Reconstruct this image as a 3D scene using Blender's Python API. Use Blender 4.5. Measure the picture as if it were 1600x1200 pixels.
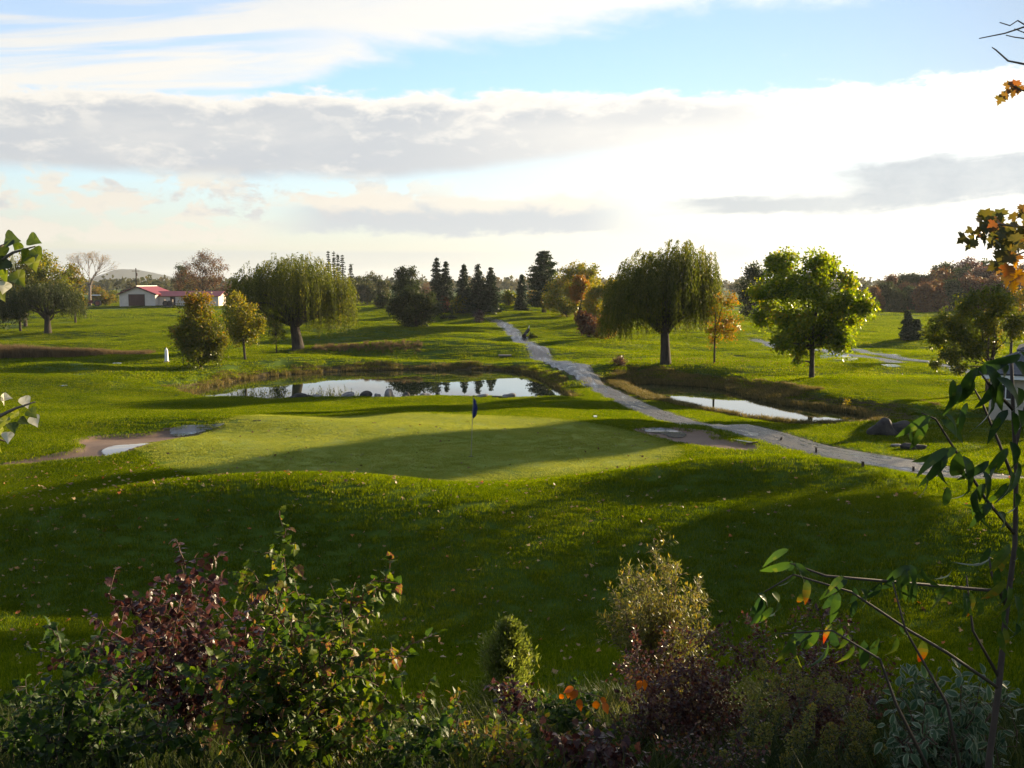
import bpy, math, random
import numpy as np

for o in list(bpy.data.objects):
    bpy.data.objects.remove(o)
SC = bpy.context.scene
COL = SC.collection
R = math.radians

# ------------------------------------------------------------------ camera
CAM_Z = 6.5
FPX = 1550.0
PITCH = math.atan(160.0 / FPX)
cam_d = bpy.data.cameras.new("camera")
cam_d.sensor_width = 36.0
cam_d.lens = FPX / 1600.0 * 36.0
cam_d.clip_start = 0.1
cam_d.clip_end = 12000.0
cam = bpy.data.objects.new("camera", cam_d)
cam.location = (0, 0, CAM_Z)
cam.rotation_euler = (math.pi / 2 - PITCH, 0, 0)
COL.objects.link(cam)
SC.camera = cam

# ------------------------------------------------------------------ exposure and render settings
SC.view_settings.view_transform = 'Standard'
SC.view_settings.look = 'None'
SC.view_settings.exposure = 1.75
SC.view_settings.gamma = 1.0
SC.view_settings.use_curve_mapping = False
SC.cycles.use_denoising = True
SC.cycles.max_bounces = 6
SC.cycles.diffuse_bounces = 3
SC.cycles.glossy_bounces = 3
SC.cycles.transmission_bounces = 3
SC.cycles.volume_bounces = 0
SC.cycles.transparent_max_bounces = 8
SC.cycles.sample_clamp_indirect = 4.0
SC.cycles.caustics_reflective = False
SC.cycles.caustics_refractive = False

# ------------------------------------------------------------------ sun
SUN_AZ, SUN_EL = R(55.0), R(13.0)
SUN = np.array([math.sin(SUN_AZ) * math.cos(SUN_EL), math.cos(SUN_AZ) * math.cos(SUN_EL), math.sin(SUN_EL)])
sun_d = bpy.data.lights.new("sun", 'SUN')
sun_d.energy = 5.0
sun_d.angle = R(0.6)
sun_d.color = (1.0, 0.80, 0.50)
sun = bpy.data.objects.new("sun", sun_d)
sun.location = (60, 40, 60)
sun.rotation_euler = (math.pi / 2 - SUN_EL, 0, math.pi - SUN_AZ)
COL.objects.link(sun)


# ------------------------------------------------------------------ node helper
class NV:
    """a node socket with arithmetic"""
    def __init__(self, nt, s):
        self.nt, self.s = nt, s

    def _m(self, op, *a):
        n = self.nt.nodes.new('ShaderNodeMath')
        n.operation = op
        for i, v in enumerate((self,) + a):
            if isinstance(v, NV):
                self.nt.links.new(v.s, n.inputs[i])
            else:
                n.inputs[i].default_value = v
        return NV(self.nt, n.outputs[0])

    def __add__(s, o): return s._m('ADD', o)
    __radd__ = __add__
    def __sub__(s, o): return s._m('SUBTRACT', o)
    def __rsub__(s, o): return (s * -1.0) + o
    def __mul__(s, o): return s._m('MULTIPLY', o)
    __rmul__ = __mul__
    def __truediv__(s, o): return s._m('DIVIDE', o)
    def clamp(s):
        r = s._m('ADD', 0.0)
        r.s.node.use_clamp = True
        return r


def smooth(x, a, b):
    n = x.nt.nodes.new('ShaderNodeMapRange')
    n.interpolation_type = 'SMOOTHSTEP'
    x.nt.links.new(x.s, n.inputs[0])
    n.inputs[1].default_value, n.inputs[2].default_value = a, b
    return NV(x.nt, n.outputs[0])


def combine(nt, x, y, z):
    n = nt.nodes.new('ShaderNodeCombineXYZ')
    for i, v in enumerate((x, y, z)):
        if isinstance(v, NV):
            nt.links.new(v.s, n.inputs[i])
        else:
            n.inputs[i].default_value = v
    return NV(nt, n.outputs[0])


def noise(nt, vec, scale=1.0, detail=5.0, rough=0.55, distort=0.0):
    n = nt.nodes.new('ShaderNodeTexNoise')
    if vec is not None:
        nt.links.new(vec.s, n.inputs['Vector'])
    n.inputs['Scale'].default_value = scale
    n.inputs['Detail'].default_value = detail
    n.inputs['Roughness'].default_value = rough
    n.inputs['Distortion'].default_value = distort
    return NV(nt, n.outputs['Fac'])


def mixc(nt, f, a, b):
    n = nt.nodes.new('ShaderNodeMix')
    n.data_type = 'RGBA'
    for sock, v in ((n.inputs[0], f), (n.inputs[6], a), (n.inputs[7], b)):
        if isinstance(v, NV):
            nt.links.new(v.s, sock)
        elif isinstance(v, (int, float)):
            sock.default_value = v
        else:
            sock.default_value = tuple(v) + (1.0,)
    return NV(nt, n.outputs[2])


# ------------------------------------------------------------------ sky: Nishita plus cloud decks by direction
SKY_STRENGTH = 0.05
world = bpy.data.worlds.new("World")
SC.world = world
world.use_nodes = True
wt = world.node_tree
wt.nodes.clear()
w_out = wt.nodes.new('ShaderNodeOutputWorld')
bg = wt.nodes.new('ShaderNodeBackground')
bg.inputs['Strength'].default_value = SKY_STRENGTH
wt.links.new(bg.outputs[0], w_out.inputs['Surface'])
sky = wt.nodes.new('ShaderNodeTexSky')
sky.sky_type = 'NISHITA'
sky.sun_disc = False
sky.sun_elevation = SUN_EL
sky.sun_rotation = SUN_AZ
sky.altitude = 100.0
sky.air_density = 1.0
sky.dust_density = 1.0
sky.ozone_density = 1.6
tc = wt.nodes.new('ShaderNodeTexCoord')
sep = wt.nodes.new('ShaderNodeSeparateXYZ')
wt.links.new(tc.outputs['Generated'], sep.inputs[0])
dx, dy, dz = (NV(wt, sep.outputs[i]) for i in range(3))
AZ = dx._m('ARCTAN2', dy)                       # 0 ahead, + to the right
EL = dz._m('ARCSINE')
U = AZ * FPX                                    # about -740 .. 740 inside the picture
E = EL * FPX                                    # about 0 .. 430 inside the picture
cosS = (dx * float(SUN[0]) + dy * float(SUN[1]) + dz * float(SUN[2]))
ang = cosS._m('ARCCOSINE')                      # angle from the sun
ang = ang._m('MAXIMUM', 0.0)

base = NV(wt, sky.outputs[0])
# thin high veil: lifts the blue to the pale blue of the picture
n_big = noise(wt, combine(wt, U / 520.0, E / 120.0, 0.3), 1.0, 6, 0.58, 0.6)
n_mid = noise(wt, combine(wt, U / 170.0, E / 52.0, 4.1), 1.0, 7, 0.60, 0.4)
n_fine = noise(wt, combine(wt, U / 44.0, E / 20.0, 8.7), 1.0, 7, 0.66, 0.3)
n_puff = noise(wt, combine(wt, U / 62.0, E / 34.0, 2.2), 1.0, 8, 0.60, 0.25)
n_streak = noise(wt, combine(wt, (U + E * 1.6) / 560.0, (E - U * 0.12) / 38.0, 6.0), 1.0, 5, 0.55, 0.8)

g = wt.nodes.new('ShaderNodeMath'); g.operation = 'EXPONENT'
wt.links.new((ang * -2.4).s, g.inputs[0])
glow = NV(wt, g.outputs[0])                     # 1 at the sun, 0.3 at 29 deg, 0.1 at 55 deg

sky_gain = wt.nodes.new('ShaderNodeVectorMath'); sky_gain.operation = 'MULTIPLY'
base_dim = glow * -2.1 + 1.36
wt.links.new(base.s, sky_gain.inputs[0])
sky_gain.inputs[1].default_value = (1.5, 1.62, 1.85)
base = NV(wt, sky_gain.outputs[0])
base = mixc(wt, (glow * 2.0).clamp() * 0.75, base, (2.9, 4.4, 6.0))
_bd = wt.nodes.new('ShaderNodeVectorMath'); _bd.operation = 'SCALE'
wt.links.new(base.s, _bd.inputs[0]); wt.links.new(base_dim.s, _bd.inputs['Scale'])
base = NV(wt, _bd.outputs[0])

def colscale(c, f):
    n = wt.nodes.new('ShaderNodeVectorMath'); n.operation = 'SCALE'
    if isinstance(c, NV):
        wt.links.new(c.s, n.inputs[0])
    else:
        n.inputs[0].default_value = c
    wt.links.new(f.s, n.inputs['Scale']) if isinstance(f, NV) else setattr(n.inputs['Scale'], 'default_value', f)
    return NV(wt, n.outputs[0])

lit = glow * 11.0 + 7.0                         # radiance of sunlit thin cloud, before SKY_STRENGTH
WHITE = colscale((1.0, 0.955, 0.87), lit)
CREAM = colscale((1.0, 0.93, 0.81), glow * 11.0 + 6.3)
GREY = colscale((0.91, 0.955, 1.0), glow * 4.5 + 5.0)
PALE = colscale((0.93, 0.97, 1.0), glow * 9.0 + 6.0)

# pale horizon
low = smooth(E + (n_streak - 0.5) * 90.0, 250.0, 20.0)
col = mixc(wt, low * 0.72, base, colscale((1.0, 0.94, 0.82), glow * 12.0 + 5.2))
# A. high white sheet, upper left, edge rising to the right
edge = E - (U * 0.145 + 355.0)                  # + above the edge line
sheet = smooth(edge + (n_fine - 0.5) * 34.0 + smooth(U, -150.0, -700.0) * 45.0 + (n_big - 0.5) * 170.0 + (n_mid - 0.5) * 40.0, -22.0, 34.0)
far_in = smooth(edge + (n_fine - 0.5) * 60.0, 20.0, 150.0)
holes = smooth(n_streak + (smooth(U, 0.0, -700.0) * 0.06), 0.66, 0.46)
sheet = sheet * (1.0 - (1.0 - holes) * 0.7 * smooth(U, -150.0, -420.0))
sheet = sheet * (1.0 - smooth(E, 430.0, 640.0) * smooth(n_big, 0.62, 0.42))
col = mixc(wt, sheet * 0.95, col, mixc(wt, far_in * smooth(U, 250.0, -250.0) * 0.75, WHITE, PALE))
# small wisps in the blue gap
wisp = smooth(n_fine * 0.6 + n_mid * 0.4, 0.60, 0.70) * smooth(E, 250.0, 275.0) * smooth(E, 345.0, 320.0) * 0.7
col = mixc(wt, wisp * smooth(U, -150.0, 40.0), col, WHITE)
# B. long stratocumulus deck, sunlit on its upper rim, grey body, dissolving into glare on the right
top = E - 262.0 - (smooth(U, -650.0, -250.0) * 14.0) + (n_mid - 0.5) * 58.0 + (n_fine - 0.5) * 40.0 + (n_puff - 0.5) * 26.0
bot = E - 155.0 - smooth(U, -250.0, 300.0) * 50.0 + (n_big - 0.5) * 40.0 + (n_mid - 0.5) * 16.0
deck = smooth(top, 8.0, -6.0) * smooth(bot, -10.0, 14.0)
body = smooth(top, -2.0, -26.0) * smooth(U + (n_mid - 0.5) * 420.0, 600.0, 80.0)
body = body * (1.0 - smooth(n_puff, 0.56, 0.66) * 0.55 * smooth(top, -70.0, -10.0))
body = body * (smooth(n_big, 0.30, 0.55) * 0.35 + 0.65) * (1.0 - smooth(n_fine * 0.5 + n_mid * 0.5, 0.50, 0.64) * 0.6)
col = mixc(wt, deck, col, mixc(wt, body, WHITE, GREY))
# glare region to the right below the deck
glare = smooth(U, -260.0, 260.0) * smooth(E, 255.0, 225.0) * smooth(n_big + n_mid * 0.4, 0.42, 0.66)
col = mixc(wt, glare * 0.62, col, WHITE)
# C. creamy cumulus under the deck, left
cu = smooth(n_puff * 0.70 + n_big * 0.30 + n_fine * 0.12, 0.525, 0.60) * smooth(E, 78.0, 100.0) * smooth(E, 175.0, 140.0) * smooth(U, 60.0, -260.0)
cu_sh = smooth(n_mid * 0.6 + n_fine * 0.4, 0.46, 0.58)
col = mixc(wt, cu * 0.95, col, mixc(wt, cu_sh * 0.75, CREAM, GREY))
pf = smooth(n_puff - (E - 72.0)._m('ABSOLUTE') / 240.0, 0.34, 0.44) * smooth(E, 50.0, 60.0) * smooth(E, 100.0, 84.0) * smooth(U, -330.0, -450.0)
col = mixc(wt, pf * 0.9, col, CREAM)
# D. grey flat banks: centre and right
b1 = smooth(n_mid * 0.35 + n_puff * 0.40 + n_fine * 0.25 - (E - 104.0)._m('ABSOLUTE') / 95.0, 0.14, 0.30) * smooth(U, -400.0, -260.0) * smooth(U, 230.0, 90.0)
col = mixc(wt, b1 * 0.9, col, mixc(wt, smooth(E + (n_puff - 0.5) * 60.0, 122.0, 100.0), CREAM, GREY))
b2 = smooth(n_streak * 0.45 + n_mid * 0.30 + n_fine * 0.25 - (E - 142.0 - (U - 700.0) * 0.05)._m('ABSOLUTE') / 130.0, 0.12, 0.34) * smooth(U + (n_mid - 0.5) * 300.0, 400.0, 560.0)
col = mixc(wt, b2 * (0.62 + n_fine * 0.55), col, colscale((0.87, 0.94, 1.0), glow * 3.0 + 4.7))
b3 = smooth(n_streak * 0.4 + n_mid * 0.3 + n_fine * 0.3 - (E - 112.0)._m('ABSOLUTE') / 52.0, 0.22, 0.40) * smooth(U + (n_mid - 0.5) * 260.0, 200.0, 330.0) * smooth(U, 640.0, 380.0)
col = mixc(wt, b3 * 0.9, col, colscale((0.9, 0.96, 1.0), glow * 4.0 + 4.6))
# E. faint bluish layer near the horizon, left of centre
b4 = smooth(E, 50.0, 42.0) * smooth(U, 150.0, -150.0) * (n_streak * 0.6 + 0.2)
col = mixc(wt, b4 * 0.8, col, colscale((0.88, 0.95, 1.0), glow * 7.0 + 4.9))
wt.links.new(colscale(col, 0.80).s, bg.inputs['Color'])


# ------------------------------------------------------------------ projection helpers (metres from the photo's rays)
def ray(px, py):
    u, v = (px - 800.0) / FPX, (600.0 - py) / FPX
    d = np.array([u, math.cos(PITCH) + v * math.sin(PITCH), -math.sin(PITCH) + v * math.cos(PITCH)])
    return d


def at_z(px, py, z):
    d = ray(px, py)
    t = (z - CAM_Z) / d[2]
    return np.array([d[0] * t, d[1] * t, z])


def at_y(px, py, y):
    d = ray(px, py)
    t = y / d[1]
    return np.array([d[0] * t, y, CAM_Z + d[2] * t])


# ------------------------------------------------------------------ terrain
WATER_Z = -1.0
_ys = np.arange(-60, 3200, 0.5)
_prof = np.interp(_ys, [-60, -30, 0, 3, 6, 9, 12, 15, 18, 21, 24, 31, 47, 55, 59, 75, 100, 200, 400, 3200],
                  [6.0, 5.6, 4.9, 4.3, 3.2, 2.1, 1.1, .3, -.35, -.5, -.35, 0, .12, -.3, -.28, -.28, -.25, .1, .4, -6.0])
_k = np.hanning(11); _k /= _k.sum()
_prof = np.convolve(np.pad(_prof, 5, mode='edge'), _k, mode='valid')

PONDL = np.array([at_z(a, b, WATER_Z)[:2] for a, b in
                  [(278, 621), (350, 597), (440, 585.5), (550, 579), (690, 577.5), (806, 578.5), (838, 587), (864, 602), (896, 622)]]
                 + [[3.4, 60.4], [-1.0, 60.2], [-6.0, 60.0], [-12.0, 60.0], [-20.0, 61.6]])
PONDR = np.array([at_z(a, b, WATER_Z)[:2] for a, b in
                  [(975, 598), (1040, 600), (1128, 605), (1175, 622), (1230, 633), (1300, 642), (1345, 646)]]
                 + [[20.0, 51.8], [15.0, 51.6], [12.3, 55.7], [10.3, 60.0], [8.8, 65.2], [8.0, 72.0]])
def sdf(poly, x, y):
    """signed distance to a polygon, negative inside"""
    n = len(poly)
    best = np.full(x.shape, 1e9)
    ins = np.zeros(x.shape, bool)
    for i in range(n):
        ax, ay = poly[i]; bx, by = poly[(i + 1) % n]
        ex, ey = bx - ax, by - ay
        t = np.clip(((x - ax) * ex + (y - ay) * ey) / (ex * ex + ey * ey + 1e-12), 0, 1)
        best = np.minimum(best, (x - ax - t * ex) ** 2 + (y - ay - t * ey) ** 2)
        c = ((ay > y) != (by > y)) & (x < ex * (y - ay) / (ey if abs(ey) > 1e-12 else 1e-12) + ax)
        ins ^= c
    d = np.sqrt(best)
    return np.where(ins, -d, d)


def dist_line(pts, x, y):
    best = np.full(x.shape, 1e9)
    for i in range(len(pts) - 1):
        ax, ay = pts[i]; bx, by = pts[i + 1]
        ex, ey = bx - ax, by - ay
        t = np.clip(((x - ax) * ex + (y - ay) * ey) / (ex * ex + ey * ey + 1e-12), 0, 1)
        best = np.minimum(best, (x - ax - t * ex) ** 2 + (y - ay - t * ey) ** 2)
    return np.sqrt(best)


def smoothpoly(poly, n=4, closed=True):
    """Chaikin corner cutting"""
    p = np.asarray(poly, float)
    for _ in range(n):
        q = np.roll(p, -1, 0) if closed else p[1:]
        a = p if closed else p[:-1]
        r = np.empty((len(a) * 2, 2))
        r[0::2] = a * .75 + q * .25
        r[1::2] = a * .25 + q * .75
        if not closed:
            r = np.vstack([p[:1], r, p[-1:]])
        p = r
    return p


PONDL, PONDR = smoothpoly(PONDL, 2), smoothpoly(PONDR, 2)
# mounds: (x, y, height, sx, sy)
def _b(px, py, h, rx, ry):
    p = at_z(px, py, -.1)
    return (p[0], p[1], h, rx, ry)
MOUNDS = [(-6.6, 27.2, 1.35, 4.7, 1.85), (-9.0, 21.8, -.45, 6.0, 2.4), (7.3, 29.3, 1.28, 3.9, 1.2), (17.6, 28.2, .62, 2.8, 1.6), (9.8, 25.3, .95, 5.2, 2.1), (2.0, 20.3, -.40, 8.0, 1.9),
          (-15.5, 36.5, .35, 3.0, 2.0), (-14.0, 43.6, .38, 4.2, 1.4),
          (-3.9, 40, .30, 6.5, 5.0),
          _b(690, 549, 1.0, 6.0, 2.6), _b(560, 549, .5, 6, 3), _b(100, 583, .8, 5, 3), _b(20, 600, .5, 6, 2.5), _b(645, 522, .9, 9, 5),
          _b(930, 537, .9, 6, 4), _b(800, 500, 1.0, 12, 8), _b(520, 520, .7, 8, 6), (-15.5, 60.3, -.22, 5, 1.6), _b(300, 573, .5, 6, 2.5),
          _b(1450, 660, .45, 4.5, 2.2), _b(1330, 652, .3, 4, 1.6), _b(1250, 570, .2, 10, 4), _b(1420, 596, .3, 8, 3),
          _b(690, 500, .8, 12, 9), _b(560, 498, 1.2, 20, 12), _b(930, 505, 1.6, 16, 18), _b(700, 487, 1.2, 18, 14), _b(830, 484, 1.8, 16, 14)]


def hbase(x, y):
    h = np.interp(y, _ys, _prof)
    for mx, my, mh, sx, sy in MOUNDS:
        h = h + mh * np.exp(-.5 * ((x - mx) / sx) ** 2 - .5 * ((y - my) / sy) ** 2)
    w = np.clip((y - 40) / 40, 0, 1) * np.clip((900 - y) / 500, 0, 1)
    w = w * (1 - np.exp(-((x + 7) / 17) ** 2 - ((y - 64) / 11) ** 2)) * (1 - np.exp(-((x - 15) / 10) ** 2 - ((y - 60) / 10) ** 2))
    h = h + w * (.13 * np.sin(x * .21 + y * .13 + 1) + .13 * np.sin(x * .09 - y * .23) + .20 * np.sin(y * .105 + .4 * np.sin(x * .05)) + np.clip((y - 62) / 10, 0, 1) * (.24 * np.sin(y * .33 + 1.2 * np.sin(x * .045 + 1) + x * .03) + .12 * np.sin(y * .61 - x * .07 + 2 * np.sin(x * .08))))
    wn = np.clip((y - 8) / 8, 0, 1)
    h = h + wn * (.035 * np.sin(x * .9 + 1.3 * np.sin(y * .4)) + .03 * np.sin(y * 1.15 + x * .33))
    return h


_T = np.concatenate([np.arange(2.5, 40, .04), np.arange(40, 140, .12), np.arange(140, 1500, .7)])


def GB(px, py, dz):
    """where the photo's ray meets the uncut ground, shifted by dz"""
    d = ray(px, py)
    p = d[None, :] * (_T / d[1])[:, None]
    i = np.nonzero(CAM_Z + p[:, 2] < hbase(p[:, 0], p[:, 1]) + dz)[0]
    i = i[0] if len(i) else len(_T) - 1
    return p[i]


GREEN = np.array([at_z(a, b, .06)[:2] for a, b in
                  [(200, 716), (255, 690), (350, 670), (450, 658), (600, 652), (750, 653), (870, 660), (980, 675), (1055, 693), (1078, 711),
                   (1040, 726), (950, 740), (850, 752), (700, 758), (500, 758), (350, 750), (250, 737)]])
BUNKL = np.array([GB(a, b, -.05)[:2] for a, b in
                  [(-30, 733), (50, 716), (110, 706), (118, 700), (100, 692), (140, 681), (238, 679), (248, 673), (270, 669), (366, 663.5), (310, 683),
                   (240, 699), (180, 714), (90, 722)]])
BUNKR = np.array([GB(a, b, -.05)[:2] for a, b in
                  [(975, 670), (1040, 668), (1105, 673), (1122, 680), (1130, 688), (1175, 694), (1200, 704), (1150, 707), (1075, 698), (1020, 684)]])
PATH = np.array([GB(a, b, 0)[:2] for a, b in
                 [(775, 503), (790, 510), (808, 525), (835, 543), (880, 566), (940, 597), (1000, 626), (1080, 651), (1170, 672), (1260, 696), (1340, 717), (1420, 734), (1480, 743)]]
                + [[17.2, 31.5], [21.0, 29.3], [26.0, 27.5], [34, 26], [50, 25]])
PATH2 = np.array([GB(a, b, 0)[:2] for a, b in
                  [(1180, 530), (1290, 549), (1350, 558), (1420, 568), (1480, 577), (1560, 589)]] + [[60, 66], [85, 60]])


GREEN = smoothpoly(GREEN, 2)
BUNKL, BUNKR = smoothpoly(BUNKL, 2), smoothpoly(BUNKR, 2)


def straighten(p, step=1.0, win=13):
    s_ = np.concatenate([[0], np.cumsum(np.linalg.norm(np.diff(p, axis=0), axis=1))])
    q = np.arange(0, s_[-1], step)
    k = np.hanning(win + 2)[1:-1]; k /= k.sum()
    return np.stack([np.convolve(np.pad(np.interp(q, s_, p[:, c]), win // 2, mode='reflect', reflect_type='odd'), k, mode='valid') for c in range(2)], -1)


PATH, PATH2 = straighten(smoothpoly(PATH, 2, False)), straighten(smoothpoly(PATH2, 2, False))


def terrain(x, y, carve=True):
    x = np.asarray(x, float); y = np.asarray(y, float)
    h = hbase(x, y)
    near = (y > 44) & (y < 100) & (np.abs(x) < 40)
    if near.any():
        xn, yn = x[near], y[near]
        hn = h[near]
        for poly, slope_b, slope_f in ((PONDL, .42, .55), (PONDR, .34, .085)):
            d = sdf(poly, xn, yn)
            yc = np.interp(xn, [-30, -20, -8, 2, 4, 8, 14, 21, 30], [64, 64, 66, 66, 70, 74, 63, 54.5, 50])
            fr = np.clip((yc - yn) / 2.5 + .3, 0, 1)
            sl = slope_b * (1 - fr) + slope_f * fr
            wob = .25 * np.sin(xn * 1.7 + yn * .6) + .2 * np.sin(yn * 1.9 - xn * .8)
            lim = np.where(d < 0, WATER_Z + np.maximum(d, -2.5) * .5, WATER_Z + np.maximum(0, d + wob * np.clip(d, 0, 1)) * sl)
            # soft minimum
            k = .16
            e = np.clip(.5 + .5 * (lim - hn) / k, 0, 1)
            hn = np.where(d < 11, lim * (1 - e) + hn * e - k * e * (1 - e), hn)
        h[near] = hn
    nb = (y > 26) & (y < 60) & (np.abs(x) < 26)
    if nb.any():
        xn, yn = x[nb], y[nb]
        hn = h[nb]
        for poly, dep in ((BUNKL, .17), (BUNKR, .16)):
            d = sdf(poly, xn, yn)
            hn = hn - dep * np.clip(-d / .55 + .15, 0, 1) - (.06 if carve else 0) * np.clip(-d / .25, 0, 1)
        if carve:
            d = sdf(GREEN, xn, yn)
            hn = hn - .05 * np.clip(-d / .3, 0, 1)
        h[nb] = hn
    if carve:
        for P, w in ((PATH, 1.15), (PATH2, 1.1)):
            m = (np.abs(x) < 90) & (y > 20) & (y < 190)
            if m.any():
                d = dist_line(P, x[m], y[m])
                h[m] -= .07 * np.clip((w - .1 - d) / .25, 0, 1)
    return h


def hz(x, y):
    return float(terrain(np.array([x]), np.array([y]))[0])


def G(px, py):
    """the point of the ground that the photo shows at (px, py)"""
    d = ray(px, py)
    p = d[None, :] * (_T / d[1])[:, None]
    z = CAM_Z + p[:, 2]
    hh = terrain(p[:, 0], p[:, 1])
    i = np.nonzero(z < hh)[0]
    i = i[0] if len(i) else len(_T) - 1
    return np.array([p[i, 0], p[i, 1], hh[i]])


# ------------------------------------------------------------------ mesh helpers
def link(o, parent=None):
    COL.objects.link(o)
    if parent is not None:
        o.parent = parent
    return o


def meta(o, label=None, cat=None, group=None, kind=None):
    if label: o['label'] = label
    if cat: o['category'] = cat
    if group: o['group'] = group
    if kind: o['kind'] = kind
    return o


def np_mesh(name, V, F, tint=None, mats=(), smooth_=False):
    """mesh from an (n,3) and an (m,3|4) array, or from a list of face tuples; tint per face"""
    me = bpy.data.meshes.new(name)
    V = np.asarray(V, np.float32)
    if isinstance(F, np.ndarray):
        k = F.shape[1]
        me.vertices.add(len(V)); me.vertices.foreach_set('co', V.ravel())
        me.loops.add(F.size); me.loops.foreach_set('vertex_index', F.astype(np.int32).ravel())
        me.polygons.add(len(F))
        me.polygons.foreach_set('loop_start', np.arange(0, F.size, k, dtype=np.int32))
        me.polygons.foreach_set('loop_total', np.full(len(F), k, np.int32))
        me.update(calc_edges=True)
    else:
        me.from_pydata([tuple(map(float, v)) for v in V], [], F)
        me.update()
    if tint is not None:
        a = me.attributes.new('tint', 'FLOAT', 'FACE')
        a.data.foreach_set('value', np.asarray(tint, np.float32))
    for m in mats:
        me.materials.append(m)
    if smooth_:
        me.polygons.foreach_set('use_smooth', np.ones(len(me.polygons), bool))
    return me


def obj(name, me, parent=None, loc=None, **kw):
    o = bpy.data.objects.new(name, me)
    if loc is not None:
        o.location = loc
    link(o, parent)
    meta(o, kw.get('label'), kw.get('cat'), kw.get('group'), kw.get('kind'))
    return o


def empty(name, loc, label=None, cat=None, group=None, rz=0.0):
    o = bpy.data.objects.new(name, None)
    o.empty_display_size = .2
    o.location = loc
    o.rotation_euler = (0, 0, rz)
    link(o)
    return meta(o, label, cat, group)


class MB:
    """collects simple shapes into one mesh"""
    def __init__(s):
        s.v, s.f, s.t = [], [], []

    def add(s, V, F, t=.5):
        b = len(s.v)
        s.v += [tuple(v) for v in V]
        s.f += [tuple(i + b for i in f) for f in F]
        s.t += [t] * len(F)
        return s

    def box(s, x0, x1, y0, y1, z0, z1, t=.5, rz=0.0, o=(0, 0, 0)):
        V = [(x, y, z) for z in (z0, z1) for x, y in ((x0, y0), (x1, y0), (x1, y1), (x0, y1))]
        if rz:
            c, sn = math.cos(rz), math.sin(rz)
            V = [(x * c - y * sn, x * sn + y * c, z) for x, y, z in V]
        V = [(x + o[0], y + o[1], z + o[2]) for x, y, z in V]
        return s.add(V, [(3, 2, 1, 0), (4, 5, 6, 7), (0, 1, 5, 4), (1, 2, 6, 5), (2, 3, 7, 6), (3, 0, 4, 7)], t)

    def tube(s, P, rad, n=6, t=.5, cap=True):
        P = np.asarray(P, float)
        rad = np.broadcast_to(np.asarray(rad, float), (len(P),))
        T = np.gradient(P, axis=0)
        T /= np.linalg.norm(T, axis=1)[:, None] + 1e-9
        ref = np.array([.31, .17, .93]) if abs(T[0][2]) < .8 else np.array([.93, .31, .17])
        A = np.cross(T, ref); A /= np.linalg.norm(A, axis=1)[:, None] + 1e-9
        B = np.cross(T, A)
        an = np.arange(n) * 2 * np.pi / n
        V = (P[:, None, :] + rad[:, None, None] * (np.cos(an)[None, :, None] * A[:, None, :] + np.sin(an)[None, :, None] * B[:, None, :])).reshape(-1, 3)
        F = [(i * n + j, i * n + (j + 1) % n, (i + 1) * n + (j + 1) % n, (i + 1) * n + j) for i in range(len(P) - 1) for j in range(n)]
        if cap:
            F.append(tuple(range(n))[::-1]); F.append(tuple((len(P) - 1) * n + j for j in range(n)))
        return s.add(V, F, t)

    def mesh(s, name, *mats, smooth_=False):
        return np_mesh(name, np.array(s.v), s.f, s.t, mats, smooth_)

    def build(s, name, mat, parent=None, loc=None, smooth_=False, **kw):
        return obj(name, s.mesh(name, mat, smooth_=smooth_), parent, loc, **kw)


# ------------------------------------------------------------------ materials
def new_mat(name):
    m = bpy.data.materials.new(name)
    m.use_nodes = True
    nt = m.node_tree
    nt.nodes.clear()
    out = nt.nodes.new('ShaderNodeOutputMaterial')
    return m, nt, out


def geo_pos(nt):
    return NV(nt, nt.nodes.new('ShaderNodeNewGeometry').outputs['Position'])


def vscale(nt, v, s):
    n = nt.nodes.new('ShaderNodeMapping')
    nt.links.new(v.s, n.inputs['Vector'])
    n.inputs['Scale'].default_value = s
    return NV(nt, n.outputs[0])


def ramp(nt, f, stops):
    n = nt.nodes.new('ShaderNodeValToRGB')
    e = n.color_ramp.elements
    while len(e) > 1:
        e.remove(e[-1])
    e[0].position, e[0].color = stops[0][0], tuple(stops[0][1]) + (1,)
    for p, c in stops[1:]:
        q = e.new(p); q.color = tuple(c) + (1,)
    nt.links.new(f.s, n.inputs[0])
    return NV(nt, n.outputs[0])


def bump(nt, h, strength, dist):
    n = nt.nodes.new('ShaderNodeBump')
    n.inputs['Strength'].default_value = strength
    n.inputs['Distance'].default_value = dist
    nt.links.new(h.s, n.inputs['Height'])
    return n.outputs[0]


def pbr(nt, out, colour, rough=.8, normal=None, spec=.3, metal=0.0):
    b = nt.nodes.new('ShaderNodeBsdfPrincipled')
    if isinstance(colour, NV):
        nt.links.new(colour.s, b.inputs['Base Color'])
    else:
        b.inputs['Base Color'].default_value = tuple(colour) + (1,)
    if isinstance(rough, NV):
        nt.links.new(rough.s, b.inputs['Roughness'])
    else:
        b.inputs['Roughness'].default_value = rough
    b.inputs['Specular IOR Level'].default_value = spec
    b.inputs['Metallic'].default_value = metal
    if normal is not None:
        nt.links.new(normal, b.inputs['Normal'])
    nt.links.new(b.outputs[0], out.inputs['Surface'])
    return b


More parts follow.
